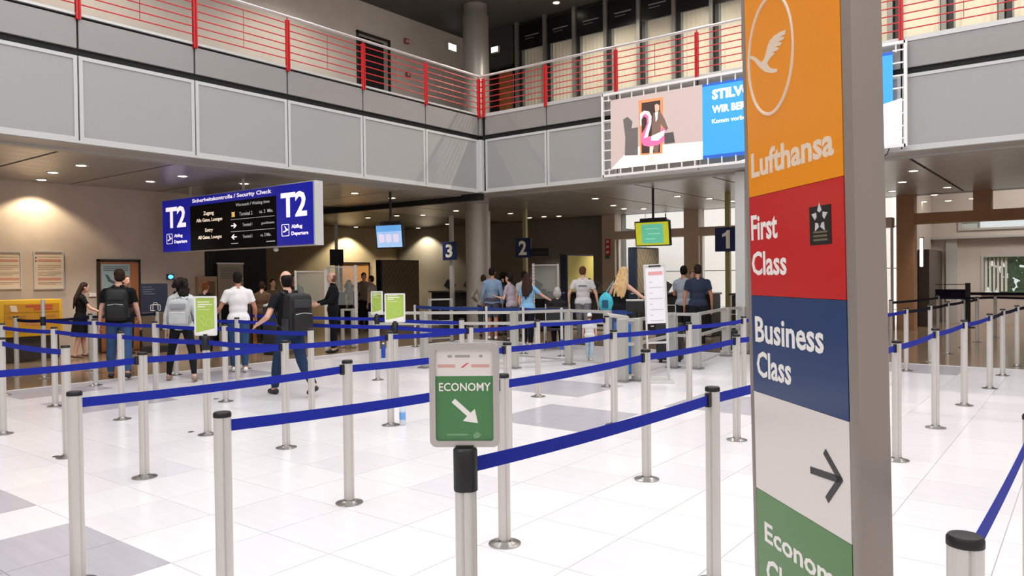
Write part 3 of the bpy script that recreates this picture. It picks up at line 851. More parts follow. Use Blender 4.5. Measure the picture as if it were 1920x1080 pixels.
# T2 overhead sign
Y0 = 8.8
xl, zt = aty(305, 375, Y0).x, aty(585, 340, Y0).z
xr = aty(587, 400, Y0).x; zbm = aty(589, 457, Y0).z
SW, SH = xr - xl, zt - zbm
t2 = thing('overhead_sign', 'long blue and black illuminated T2 security check sign under the gallery', 'sign', (xl, Y0, zbm))
M_t2b = mat('sign_blue_lit', (10, 20, 120), 0.3, emit=(10, 22, 168), estr=0.5)
M_t2w = mat('sign_white_lit', (235, 225, 235), 0.4, emit=(1, 0.9, 0.95), estr=0.85)
M_t2k = mat('sign_black', (7, 7, 7), 0.6, 0, 0.12)
M_t2o = mat('sign_warm_lit', (240, 215, 190), 0.4, emit=(1, 0.84, 0.68), estr=0.75)
M_t2g = mat('sign_grey_lit', (150, 150, 150), 0.4, emit=(0.5, 0.5, 0.5), estr=0.6)
MB().bx(-0.03, SW + 0.04, 0.01, 0.2, -0.02, SH + 0.02).build('housing', M_fasf, t2)
def U(px): return aty(px, 410, Y0).x - xl
ua, ub = U(357.5), U(519.5)
MB().bx(0, ua, -0.01, 0.01, 0, SH).build('blue_panel', M_t2b, t2)
MB().bx(ub, SW, -0.01, 0.01, 0, SH).build('blue_panel', M_t2b, t2)
MB().bx(ua, ub, -0.01, 0.01, SH * 0.84, SH).build('blue_header', M_t2b, t2)
MB().bx(ua, ub, -0.01, 0.01, 0, SH * 0.84).build('black_panel', M_t2k, t2)
for a0, a1 in ((0, ua), (ub, SW)):
    w = a1 - a0
    write(t2, 'T2', M_t2w, a0 + w * 0.13, a0 + w * 0.85, SH * 0.46, SH * 0.87, -0.011, 0.03)
    frame_ring(w * 0.21, SH * 0.2, 0.012, 0.02, -0.016, -0.011).xf(Matrix.Translation((a0 + w * 0.25, 0, SH * 0.15))).build('pictogram_frame', M_t2w, t2)
    cx, cz, s_ = a0 + w * 0.25, SH * 0.25, w * 0.07
    MB().prism([(cx - s_, cz - s_ * .3), (cx + s_ * .2, cz), (cx - s_ * .4, cz + s_), (cx - s_ * .1, cz + s_), (cx + s_ * .6, cz + s_ * .2), (cx + s_, cz + s_ * .3), (cx + s_ * 1.1, cz), (cx + s_ * .4, cz - s_ * .2), (cx - s_ * .6, cz - s_ * .6)], -0.015, -0.011).build('plane_pictogram', M_t2w, t2)
    write(t2, 'Abflug', M_t2w, a0 + w * 0.42, a0 + w * 0.72, SH * 0.255, SH * 0.335, -0.011, 0.02)
    write(t2, 'Departure', M_t2w, a0 + w * 0.42, a0 + w * 0.88, SH * 0.14, SH * 0.22, -0.011, 0.02)
wb = ub - ua
write(t2, 'Sicherheitskontrolle / Security Check', M_t2w, ua + wb * 0.03, ub - wb * 0.05, SH * 0.875, SH * 0.965, -0.011, 0.015)
for s_, a, b, z0, z1 in (('Zugang', .17, .30, .62, .71), ('Alle Gates, Lounges', .08, .40, .5, .585), ('Entry', .19, .285, .31, .395), ('All Gates, Lounges', .1, .39, .18, .265)):
    write(t2, s_, M_t2o, ua + wb * a, ua + wb * b, SH * z0, SH * z1, -0.011, 0.012)
for s_, a, b, z0, z1 in (('Wartezeit / Waiting time', .56, .93, .72, .79), ('Terminal 2', .6, .745, .565, .63), ('ca. 2  Min.', .82, .965, .575, .635), ('Terminal 1', .635, .74, .375, .43), ('geschlossen', .84, .975, .37, .425), ('Terminal 3', .635, .74, .17, .225), ('ca. 2 Min.', .83, .94, .175, .23)):
    write(t2, s_, M_t2g, ua + wb * a, ua + wb * b, SH * z0, SH * z1, -0.011, 0.005)
for z0 in (0.505, 0.29): MB().bx(ua + wb * 0.5, ua + wb * 0.98, -0.013, -0.011, SH * z0, SH * (z0 + 0.008)).build('divider', M_t2g, t2)
for a, b in ((.5, .58), (.89, .98)): MB().bx(ua + wb * a, ua + wb * b, -0.013, -0.011, SH * 0.075, SH * 0.09).build('divider', M_t2g, t2)
MB().prism([(ua + wb * (.53 + .02 * c * q), SH * (.6 + .05 * s * q)) for k in range(8) for c, s, q in ((math.cos(k * PI / 4), math.sin(k * PI / 4), 1.3 if k % 2 else 0.8),)], -0.014, -0.011).build('status_emblem', mat('amber_lit', (210, 160, 70), 0.4, emit=(0.75, 0.5, 0.18), estr=0.8), t2)
for sx, z0 in ((1, .4), (-1, .2)):
    c = ua + wb * .535
    MB().prism([(c - sx * .1, SH * z0 - .012), (c + sx * .02, SH * z0 - .012), (c - sx * .02, SH * z0 - .05), (c + sx * .02, SH * z0 - .05), (c + sx * .1, SH * z0), (c + sx * .02, SH * z0 + .05), (c - sx * .02, SH * z0 + .05), (c + sx * .02, SH * z0 + .012), (c - sx * .1, SH * z0 + .012)], -0.013, -0.011).build('arrow', M_t2w, t2)
for q in (0.25, 0.75): MB().bx(SW * q * 0.75 - 0.02, SW * q * 0.75 + 0.02, 0.08, 0.12, SH, ZC - zbm).build('hanger', M_alu, t2)
p = atd(469, 464, 14.4)
tag(MB().ell((p.x, 8.95, zbm - 0.06), (0.05, 0.05, 0.045)).build('dome_camera', M_alul, smooth=True), 'small round camera dome under the T2 sign', 'camera')

# number signs on posts
M_num = mat('sign_navy', (16, 30, 84), 0.45)
M_ivory = mat('sign_ivory', (214, 208, 190), 0.5, emit=(214, 208, 190), estr=0.12)
for n_, (X, Y), lab in (('1', (-7.27, 18.25), 'navy sign numbered one on a brass post before the bright windows'), ('2', (-13.75, 18.45), 'navy sign numbered two on a brass post just right of the round column'), ('3', (-16.86, 18.55), 'navy sign numbered three on a grey post just left of the round column')):
    s = thing('counter_number_sign', lab, 'sign', (X, Y, 0), 0, 'check-in number signs')
    MB().rbox((0, 0, 2.43), (0.58, 0.08, 0.6), 0.01).build('board', M_num, s)
    cx = {'1': .06, '2': 0, '3': 0}[n_]
    if n_ == '1': MB().prism([(.0, 2.2), (.1, 2.2), (.1, 2.66), (.03, 2.66), (-.02, 2.6), (-.1, 2.56), (-.1, 2.49), (.0, 2.52)], -0.043, -0.04).build('lettering', M_ivory, s)
    else: write(s, n_, M_ivory, cx - (.09 if n_ == '1' else .15), cx + (.09 if n_ == '1' else .15), 2.21, 2.65, -0.04, 0.03)
    pmn = mat('brass_post', (160, 146, 96), 0.35, 0.5) if n_ != '3' else M_alu
    MB().bx(-0.06, 0.06, 0.04, 0.14, 0, ZC).build('post', pmn, s)
ib = thing('indicator_board', 'long black indicator board beside the sign numbered two', 'sign', (-13.75 + 0.3, 18.5, 2.28))
MB().rbox((0.32, 0, 0), (0.62, 0.06, 0.24), 0.01).build('board', M_blk, ib)
MB().bx(0.08, 0.5, -0.034, -0.03, -0.02, 0.01).build('text_line', mat('dim_red_print', (90, 40, 36), 0.5), ib)
p4 = aty(631, 480, 18.4)
s = thing('counter_number_sign', 'dark sign board on a post seen almost edge-on at the far left counter', 'sign', (p4.x, 18.4, 0), 0.9)
MB().rbox((0, 0, 2.35), (0.5, 0.08, 0.6), 0.01).build('board', mat('sign_dark_navy', (14, 18, 34), 0.5), s)
MB().bx(-0.06, 0.06, 0.04, 0.14, 0, ZC).build('post', M_alu, s)

# monitors on ceiling rods
def monitor(name, label, px, py, D, w, h, tilt, rz, kind):
    q = atd(px, py, D)
    s = thing(name, label, 'screen', (q.x, q.y, q.z), rz)
    Mx = Matrix.Rotation(tilt, 4, 'X') @ Matrix.Rotation(0, 4, 'Y')
    MB().rbox((0, 0.04, 0), (w + 0.06, 0.09, h + 0.06), 0.012).xf(Mx).build('housing', M_blk, s)
    if kind == 'blue':
        scm = mat('screen_pale_blue', (150, 180, 220), 0.2, emit=(150, 186, 224), estr=0.8)
        MB().bx(-w / 2, w / 2, -0.012, -0.006, -h / 2, h / 2).xf(Mx).build('display', scm, s)
        MB().bx(-w / 2, w / 2, -0.014, -0.012, h * .22, h * .5).xf(Mx).build('display_header', mat('screen_blue', (90, 150, 210), 0.2, emit=(96, 156, 214), estr=0.8), s)
        for k in range(3):
            MB().prism(rrect(-w * .42 + k * w * .29, -w * .2 + k * w * .29, -h * .28, h * .1, 0.03), -0.014, -0.012).xf(Mx).build('picture_tile', mat('screen_lilac', (200, 190, 214), 0.3, emit=(206, 196, 220), estr=0.8), s)
    else:
        MB().bx(-w / 2, w / 2, -0.012, -0.006, -h / 2, h / 2).xf(Mx).build('display', mat('screen_yellow', (170, 170, 40), 0.2, emit=(176, 176, 44), estr=0.8), s)
        MB().bx(-w * .32, w * .34, -0.014, -0.012, -h * .42, h * .42).xf(Mx).build('notice', mat('screen_teal', (90, 170, 140), 0.3, emit=(90, 172, 142), estr=0.8), s)
        for k, (a, b) in enumerate(((-.2, .2), (-.14, .24), (-.2, .1))): MB().bx(w * a, w * b, -0.016, -0.014, h * (.2 - .22 * k), h * (.23 - .22 * k)).xf(Mx).build('text_line', mat('screen_pale_teal', (150, 200, 176), 0.3, emit=(150, 200, 176), estr=0.8), s)
    MB().rbox((0, 0.06, h / 2 + 0.07), (w * .8, 0.08, 0.07), 0.01).build('bracket', M_blk, s)
    MB().tube((0, 0.06, h / 2 + 0.08), (0, 0.06, ZC - q.z), 0.03, n=12).build('rod', M_blk, s)


monitor('ceiling_monitor', 'hanging screen with pale blue picture left of the column', 730, 443, 18, 0.74, 0.52, 0.1, 0.15, 'blue')
monitor('ceiling_monitor', 'hanging screen with yellow and teal notice right of the column', 1223, 438, 18, 0.84, 0.54, 0.12, 0.05, 'yellow')

# illuminated advertising banner
bx0, bx1, bz0, bz1 = -8.56, -2.56, 3.72, 5.54
bn = thing('advertising_banner', 'back-lit advertising banner with pink flamingo float laced into a white frame', 'billboard', ((bx0 + bx1) / 2, FY - 0.14, bz0))
BW, BH = bx1 - bx0, bz1 - bz0
M_wfr = mat('white_frame_tube', (240, 236, 232), 0.4)
for x in (-BW / 2, BW / 2): MB().bx(x - 0.025, x + 0.025, -0.03, 0.03, 0, BH).build('frame_tube', M_wfr, bn)
for z in (0.025, BH - 0.025): MB().bx(-BW / 2, BW / 2, -0.03, 0.03, z - 0.025, z + 0.025).build('frame_tube', M_wfr, bn)
iw, ih = BW / 2 - 0.2, 0.16
def lit(name, c, s=1.0): return mat(name, c, 0.6, emit=c, estr=s)
bx_blue = aty(1317, 230, FY - 0.15).x - (bx0 + bx1) / 2
MB().bx(-iw, bx_blue, -0.005, 0.005, ih, BH - ih).build('grey_wall_print', lit('ad_warm_grey', (176, 158, 152), 0.75), bn)
MB().bx(bx_blue, iw, -0.005, 0.005, ih, BH - ih).build('blue_print', lit('ad_blue', (56, 146, 206), 0.68), bn)
MB().prism([(-iw, ih), (-iw + 0.5, ih + 0.42), (bx_blue, ih + 0.36), (bx_blue, ih)], -0.008, -0.005).build('floor_print', lit('ad_cream', (250, 226, 206), 0.95), bn)
MB().bx(bx_blue, iw, -0.008, -0.005, BH - ih - 0.05, BH - ih).bx(bx_blue, bx_blue + 1.1, -0.008, -0.005, ih, ih + 0.07).build('blue_edge_print', lit('ad_deep_blue', (36, 84, 170), 0.8), bn)
def adp(px, py):
    q = aty(px, py, FY - 0.145); return q.x - (bx0 + bx1) / 2, q.z - bz0
def adpoly(name, m, pts, d=0.009): MB().prism([adp(*p) for p in pts], -d - 0.002, -d).build(name, m, bn)
def Z8(x, y): return (1130 + x / 4.8, 120 + y / 4.8)
adpoly('white_print', lit('ad_white', (250, 250, 250), 1.0), ((1372, 306), (1691, 275), (1691, 184), (1655, 196), (1520, 262)), 0.006)
adpoly('door_print', lit('ad_orange_wood', (206, 128, 84), 0.85), [Z8(*p) for p in ((322, 330), (545, 298), (540, 806), (340, 822))])
adpoly('doorway_print', lit('ad_dark_brown', (60, 44, 40), 0.7), [Z8(*p) for p in ((352, 352), (520, 326), (518, 796), (352, 806))], 0.011)
adpoly('shadow_print', lit('ad_shadow', (100, 92, 90), 0.6), [Z8(*p) for p in ((185, 500), (225, 475), (270, 520), (260, 580), (318, 570), (318, 820), (200, 825), (205, 660))])
adpoly('figure_print', lit('ad_suit_brown', (112, 88, 80), 0.75), [Z8(*p) for p in ((455, 440), (520, 425), (560, 500), (590, 580), (570, 600), (525, 540), (520, 640), (500, 800), (470, 800), (450, 740), (430, 800), (420, 800), (440, 700), (445, 560))], 0.013)
adpoly('figure_face_print', lit('ad_skin', (206, 160, 140), 0.8), [Z8(*p) for p in ((470, 370), (490, 358), (512, 372), (512, 410), (496, 432), (474, 428))], 0.0135)
adpoly('shirt_print', lit('ad_white', (250, 250, 250)), [Z8(*p) for p in ((475, 436), (500, 432), (492, 500), (480, 520))], 0.015)
adpoly('legs_print', lit('ad_pale_leg', (216, 190, 176), 0.8), [Z8(*p) for p in ((425, 740), (460, 740), (450, 830), (480, 870), (400, 875), (425, 830))], 0.015)
adpoly('flamingo_body_print', lit('ad_pink', (236, 96, 140), 0.9), [Z8(*p) for p in ((355, 625), (345, 690), (370, 735), (420, 745), (500, 730), (560, 690), (560, 590), (540, 570), (520, 620), (440, 650), (410, 655), (430, 560), (440, 480), (420, 430), (385, 422), (345, 440), (330, 490), (350, 500), (375, 470), (400, 490), (400, 540), (380, 590))], 0.017)
adpoly('flamingo_neck_print', lit('ad_pale_pink', (250, 214, 226), 0.95), [Z8(*p) for p in ((340, 450), (375, 422), (420, 428), (442, 470), (440, 540), (420, 610), (410, 655), (375, 670), (395, 600), (418, 530), (415, 470), (390, 448), (365, 460), (350, 510), (352, 560), (340, 550))], 0.019)
adpoly('briefcase_print', lit('ad_case_grey', (78, 70, 70), 0.7), [Z8(*p) for p in ((555, 625), (638, 612), (652, 706), (560, 720))], 0.017)
adpoly('float_tail_print', lit('ad_pale_pink', (250, 214, 226)), [Z8(*p) for p in ((440, 650), (560, 596), (556, 640), (500, 690), (440, 690))], 0.019)
for s_, a, b, c, bold in (('STILVOLL', (985, 325), (985, 232), 1.08, .05), ('WIR BERATEN', (985, 445), (985, 378), 1.12, .04), ('Komm vorbei', (985, 538), (985, 498), 0.72, .02)):
    u0, z0 = adp(*Z8(*a)); u1, z1 = adp(*Z8(*b))
    write(bn, s_, lit('ad_white', (250, 250, 250)), u0, u0 + c, z0, z1, -0.006, bold)
stp = MB().bx(-0.012, 0.012, -0.01, 0.01, 0, 0.14).mesh('lacing_strap', M_wfr)
for k in range(21):
    x = -BW / 2 + 0.15 + k * (BW - 0.3) / 20
    inst('lacing_strap', stp, bn, (x, 0, BH - 0.18)); inst('lacing_strap', stp, bn, (x, 0, 0.04))
sth = MB().bx(0, 0.18, -0.01, 0.01, -0.012, 0.012).mesh('lacing_strap', M_wfr)
for k in range(8):
    z = 0.15 + k * (BH - 0.3) / 7
    inst('lacing_strap', sth, bn, (-BW / 2 + 0.02, 0, z)); inst('lacing_strap', sth, bn, (BW / 2 - 0.2, 0, z))
MB().path([(BW / 2 - 0.6, 0.0, 0), (BW / 2 - 0.55, 0.02, -0.12), (BW / 2 - 0.42, 0.02, -0.16), (BW / 2 - 0.3, 0.02, -0.1), (BW / 2 - 0.26, 0, 0)], 0.008, 6).build('cable', M_blk, bn)

# ------------------------------------------------------------------ beige wall: posters, door, switch, yellow box
WX = -17.2
def wall_thing(name, label, cat, px0, py0, px1, py1, grp=None):
    """local frame on the beige wall: x along world Y, facing +X"""
    a, b = atx(px0, py1, WX), atx(px1, py0, WX)
    t = thing(name, label, cat, (WX + 0.005, a.y, a.z), PI / 2, grp)
    return t, b.y - a.y, b.z - a.z
M_paper = mat('poster_paper', (214, 196, 172), 0.7)
M_pinkl = mat('poster_pink_bar', (196, 140, 120), 0.7)
M_line = mat('poster_text_grey', (170, 150, 130), 0.7)
for lab, x0, x1 in (('framed notice poster at the left picture edge', -22, 39), ('framed notice poster with pink bars left of the door', 63, 118)):
    t, w, h = wall_thing('notice_poster', lab, 'poster', x0, 471, x1, 543, 'framed notices on the beige wall')
    frame_ring(w, h, 0.025, 0.01, -0.03, 0.0).xf(Matrix.Translation((w / 2, 0, 0))).build('frame', M_alul, t)
    MB().bx(0.015, w - 0.015, -0.014, 0.0, 0.015, h - 0.015).build('sheet', M_paper, t)
    for q in (.72, .24): MB().bx(w * .14, w * .92, -0.016, -0.014, h * q, h * (q + .06)).build('heading_bar', M_pinkl, t)
    for q in (.84, .62, .57, .52, .44, .4, .36, .17, .13): MB().bx(w * .14, w * (.92 - .2 * (q in (.52, .36, .13))), -0.016, -0.014, h * q, h * (q + .014)).build('text_line', M_line, t)
    for q in (.8, .72): MB().bx(w * .04, w * .11, -0.016, -0.014, h * q, h * (q + .04)).build('pictogram', mat('poster_red', (150, 70, 60), 0.7), t)
# door
dy0, dy1 = atx(182, 560, WX).y, atx(262, 560, WX).y
d2 = struct('door_2', (WX, dy0, 0), PI / 2)
dw = dy1 - dy0
M_wood = mat('door_wood', (170, 108, 66), 0.5, noise=0.12, nscale=4, stretch=(6, 6, 0.6))
MB().rbox((dw / 2, -0.03, 1.0), (dw - 0.08, 0.05, 1.98), 0.005).build('door_leaf', M_wood, d2)
M_dfr = mat('door_frame_dark', (36, 28, 24), 0.5)
MB().bx(0, 0.045, -0.07, 0, 0, 2.04).bx(dw - 0.045, dw, -0.07, 0, 0, 2.04).bx(0, dw, -0.07, 0, 2.0, 2.045).build('door_frame', M_dfr, d2)
h_ = MB().tube((dw * .12, -0.055, 1.02), (dw * .12, -0.1, 1.02), 0.012, n=8).tube((dw * .12, -0.1, 1.02), (dw * .12 + .12, -0.1, 1.02), 0.01, n=8).build('door_handle', M_steel, d2)
pst = thing('door_poster', 'pale blue information sheet taped to the wooden door', 'poster', (WX + 0.062, dy0 + 0.07, 1.1), PI / 2)
MB().bx(0, 0.62, -0.004, 0, 0, 0.84).build('sheet', mat('blue_grey_paper', (150, 168, 172), 0.7), pst)
for q in (.77, .73, .69): MB().bx(.04, .58, -0.006, -0.004, q, q + .014).build('text_line', mat('slate_print', (70, 84, 92), 0.7), pst)
MB().prism([(.08, .62), (.14, .6), (.2, .5), (.3, .44), (.26, .4), (.14, .46)], -0.006, -0.004).build('picture', mat('slate_print', (70, 84, 92)), pst)
MB().prism(rrect(.1, .26, .2, .3, .04), -0.006, -0.004).build('picture', mat('slate_print', (70, 84, 92)), pst)
for q in range(6): MB().bx(.34, .57, -0.006, -0.004, .56 - q * .05, .57 - q * .05).build('text_line', mat('slate_print', (70, 84, 92)), pst)
p = atx(173, 553, WX)
sw = thing('light_switch', 'small double light switch beside the wooden door', 'switch', (WX + 0.005, p.y, p.z - 0.05), PI / 2)
MB().rbox((0, -0.008, 0.05), (0.16, 0.016, 0.09), 0.004).build('plate', M_paper, sw)
MB().rbox((-0.035, -0.018, 0.05), (0.06, 0.01, 0.07), 0.003).rbox((0.035, -0.018, 0.05), (0.06, 0.01, 0.07), 0.003).build('rocker', M_white, sw)
# yellow promotional cabinet
yb = thing('yellow_cabinet', 'yellow promotional cabinet with red lettering under the posters', 'cabinet', (-16.45, atx(10, 600, -16.35).y - 0.1, 0), PI / 2)
yw = atx(117, 600, -16.35).y - atx(5, 600, -16.35).y + 0.1
M_yel = mat('yellow_lacquer', (206, 160, 22), 0.4); M_yeld = mat('deep_yellow', (186, 130, 26), 0.45)
MB().rbox((yw / 2, 0.25, 0.86), (yw, 0.5, 0.72), 0.03).build('body', M_yel, yb, True)
MB().bx(0.12, yw - 0.06, -0.012, 0.002, 0.98, 1.14).build('front_panel', M_yeld, yb)
MB().bx(0.12, yw - 0.06, -0.012, 0.002, 0.6, 0.95).build('front_panel', M_yeld, yb)
MB().rbox((yw / 2, 0.27, 0.27), (yw - 0.1, 0.44, 0.46), 0.01).build('plinth', mat('plinth_brown', (38, 30, 24), 0.6), yb)
for a, b, z0 in ((.42, .84, 1.07), (.54, .84, 1.01)): MB().bx(yw * a, yw * b, -0.014, -0.012, z0, z0 + .045).build('red_heading', mat('cabinet_red', (176, 70, 40), 0.5), yb)
MB().prism([(yw * .2, 1.0), (yw * .3, .99), (yw * .28, 1.11), (yw * .18, 1.12)], -0.016, -0.012).build('leaflet_picture', M_paper, yb)
for k in range(4): MB().bx(yw * (.14 if k % 2 == 0 else .62), yw * (.42 if k % 2 == 0 else .88), -0.014, -0.012, .9 - .035 * (k // 2), .908 - .035 * (k // 2)).build('text_line', mat('brown_print', (110, 70, 30), 0.6), yb)
MB().prism([(yw * .4, .74), (yw * .62, .72), (yw * .66, .8), (yw * .5, .86)], -0.016, -0.012).build('leaflet_picture', mat('dusty_print', (180, 120, 70), 0.6), yb)

# dark blue luggage board with blue beacon
lb = thing('luggage_board', 'dark blue standing board with white suitcase pictogram beside the door', 'sign', tuple(atd(290, 640, 16.6) * Vector((1, 1, 0)) if False else (atd(290, 600, 16.6).x, atd(290, 600, 16.6).y, 0)), math.radians(65))
M_nav = mat('board_navy', (28, 34, 60), 0.5)
MB().prism(rrect(-0.27, 0.27, 0.86, 1.5, 0.03), -0.02, 0.02).build('board', M_nav, lb)
frame_ring(0.2, 0.14, 0.012, 0.02, -0.024, -0.02).xf(Matrix.Translation((0.02, 0, 0.9))).build('suitcase_pictogram', M_white, lb)
frame_ring(0.08, 0.05, 0.01, 0.012, -0.024, -0.02).xf(Matrix.Translation((0.02, 0, 1.035))).build('suitcase_pictogram', M_white, lb)
for x in (-0.03, 0.07): MB().bx(x - 0.006, x + 0.006, -0.024, -0.02, 0.9, 1.04).build('suitcase_pictogram', M_white, lb)
for k in range(4): MB().bx(-0.22, -0.05 + 0.06 * (k % 2), -0.022, -0.02, 1.42 - .05 * k, 1.43 - .05 * k).build('text_line', mat('board_grey_print', (120, 124, 140), 0.6), lb)
MB().rbox((0, 0, 0.5), (0.5, 0.34, 0.74), 0.02).build('bin', mat('bin_brown', (92, 78, 62), 0.5), lb)
MB().prism([(-.08, .5), (.02, .56), (.02, .52), (.14, .52), (.14, .48), (.02, .48), (.02, .44)], -0.176, -0.17).build('arrow', M_blk, lb)
MB().rbox((0, 0, 0.07), (0.54, 0.38, 0.14), 0.01).build('base', M_dark, lb)
p = atx(320, 519, -17.15)
bc = thing('beacon_lamp', 'small glowing blue lamp on the wall beside the luggage board', 'lamp', (WX + 0.004, p.y, p.z), PI / 2)
MB().rbox((0, -0.02, 0), (0.16, 0.04, 0.12), 0.01).build('housing', M_dark, bc)
MB().ell((0, -0.05, 0), (0.06, 0.03, 0.045)).build('lens', mat('blue_lens', (20, 90, 255), 0.3, emit=(0.03, 0.25, 1.0), estr=9), bc, True)
# ------------------------------------------------------------------ upper gallery: shop front, doorway, signs
SY = 18.4
M_mull = mat('mullion_grey', (120, 118, 115), 0.4, 0.4)
M_hdr = mat('header_black', (10, 10, 11), 0.3)
M_bld = mat('blind_fabric', (190, 176, 152), 0.8)
M_dkf = mat('window_dark_frame', (20, 20, 20), 0.5)
bl_mb = MB(); nb = 12; bw = 0.74 / nb
for k in range(nb):
    x = -0.30 + k * bw; bl_mb.quad((x, 0.02 * (k % 2), ZD), (x + bw, 0.02 * ((k + 1) % 2), ZD), (x + bw, 0.02 * ((k + 1) % 2), 8.42), (x, 0.02 * (k % 2), 8.42))
bl_me = bl_mb.mesh('blind', M_bld)
hd_me = MB().bx(-0.42, 0.46, -0.02, 0.04, 8.38, 9.14).mesh('header_panel', M_hdr)
fr_me = MB().bx(-0.42, -0.32, -0.01, 0.06, ZD, 8.38).mesh('dark_stile', M_dkf)
mu_me = MB().bx(-0.05, 0.05, -0.08, 0.06, ZD - 0.02, ZC2).mesh('mullion', M_mull)
pn_me = MB().bx(-0.32, 0.46, -0.012, -0.006, ZD, 8.38).mesh('pane', M_glass)
hl = mat('header_print', (120, 120, 122), 0.5)
tx_me = MB().bx(-0.22, 0.3, -0.024, -0.02, 8.76, 8.79).bx(-0.2, 0.12, -0.024, -0.02, 8.68, 8.695).mesh('text_line', hl)
for k in range(19):
    x = -13.35 + k * 1.03
    wn = struct('window_%d' % (k + 6), (x, SY, 0))
    inst('mullion', mu_me, wn, (-0.5, 0, 0)); h = inst('header_panel', hd_me, wn); inst('text_line', tx_me, h)
    inst('dark_stile', fr_me, wn); inst('pane', pn_me, wn); inst('blind', bl_me, wn, (0, 0.1, 0))
MB().bx(-14.1, 9, SY + 0.15, SY + 0.25, ZD - 0.02, ZC2).bx(-16.2, -14.9, SY + 0.1, SY + 0.3, ZD, ZC2).bx(-14.9, -14.1, SY + 0.1, SY + 0.3, 8.0, ZC2).build('wall_shop', mat('shop_dark', (60, 56, 52), 0.7), kind='structure')
d3 = struct('door_3', (-14.9, SY + 0.1, ZD))
MB().bx(0, 0.8, 0.3, 0.34, 0, 2.38).build('door_leaf', mat('orange_wood', (190, 120, 70), 0.5, noise=.1, nscale=4, stretch=(6, 6, .5)), d3)
MB().bx(-0.05, 0.0, -0.04, 0.34, 0, 2.45).bx(0.8, 0.85, -0.04, 0.34, 0, 2.45).bx(-0.05, 0.85, -0.04, 0.34, 2.38, 2.45).build('door_frame', M_dkf, d3)
p = atx(843, 90, -16.1)
e1 = thing('exit_sign', 'glowing white exit sign on the upper wall beside the column', 'sign', (-16.08, p.y, p.z - 0.12), PI / 2)
MB().rbox((0, -0.05, 0.12), (0.4, 0.1, 0.24), 0.01).build('housing', M_alul, e1)
MB().bx(-0.18, 0.18, -0.105, -0.1, 0.02, 0.22).build('lit_face', mat('exit_glow', (240, 250, 240), 0.4, emit=(0.9, 1, 0.92), estr=1.6), e1)
p = aty(928, 93, SY)
e2 = thing('exit_sign', 'glowing white sign above the orange doorway upstairs', 'sign', (p.x, SY + 0.08, p.z - 0.1))
MB().rbox((0, -0.05, 0.1), (0.3, 0.1, 0.2), 0.01).build('housing', M_alul, e2)
MB().bx(-0.13, 0.13, -0.105, -0.1, 0.02, 0.18).build('lit_face', mat('exit_glow', (240, 250, 240)), e2)
for k, (x, y, lab) in enumerate(((760, 78, 'small red fire call point on the upper wall right of the dark doorway'), (763, 140, 'reddish round alarm sounder on the upper wall behind the railing'))):
    p = atx(x, y, -16.1)
    f = thing('fire_alarm', lab, 'alarm', (-16.08, p.y, p.z), PI / 2)
    MB().rbox((0, -0.03, 0), (0.16, 0.06, 0.16), 0.01).build('housing', mat('alarm_red', (150, 70, 62), 0.5), f)
    MB().lathe([(0.05, 0), (0.04, 0.02), (0.01, 0.025)], 16).xf(Matrix.Translation((0, -0.06, 0)) @ Matrix.Rotation(PI / 2, 4, 'X')).build('button', mat('alarm_pale', (200, 170, 160), 0.5), f, True)
p = atz(1043, 5, ZC2)
t = thing('ceiling_downlight', 'round downlight in the dark upper ceiling above the shop windows', 'ceiling light', (p.x, p.y, ZC2), 0)
inst('ring', ring_me, t); inst('lamp_disc', disc_me, t, (0, 0, -0.006))

for k in range(7):  # unseen downlights added to brighten the upper gallery
    x, y = (-10.5 + 2.9 * k, 16.6) if k < 5 else (-14.2, 6.5 + 5.0 * (k - 5))
    t = thing('ceiling_downlight', 'round downlight of the upper gallery ceiling, outside the frame, %s in its row' % ORD[k], 'ceiling light', (x, y, ZC2), 0)
    inst('ring', ring_me, t); inst('lamp_disc', disc_me, t, (0, 0, -0.006))
    Ld = bpy.data.lights.new('downlight_beam', 'SPOT'); Ld.energy = 650 if k < 5 else 400; Ld.color = (1, 0.9, 0.76); Ld.spot_size = math.radians(140); Ld.spot_blend = 0.6; Ld.shadow_soft_size = 0.08
    o = bpy.data.objects.new('downlight_beam', Ld); COL.objects.link(o); o.parent = t; o.location = (0, 0, -0.03)

q = atx(85, 12, -15.6)
oc = thing('wooden_cabinet', 'orange wooden cabinet on the upper gallery at the top left', 'cabinet', (-15.6, q.y, ZD - 0.02), PI / 2)
MB().rbox((0, 0.2, 0.55), (0.62, 0.4, 1.1), 0.01).build('body', mat('orange_wood', (190, 120, 70)), oc)
for x in (-0.155, 0.155):
    dq = MB().rbox((x, -0.01, 0.55), (0.29, 0.02, 1.04), 0.005).build('door', mat('orange_wood_light', (206, 142, 84), 0.5), oc)
    MB().rbox((x - x * .7, -0.03, 0.6), (0.015, 0.02, 0.12), 0.003).build('handle', M_steel, dq)

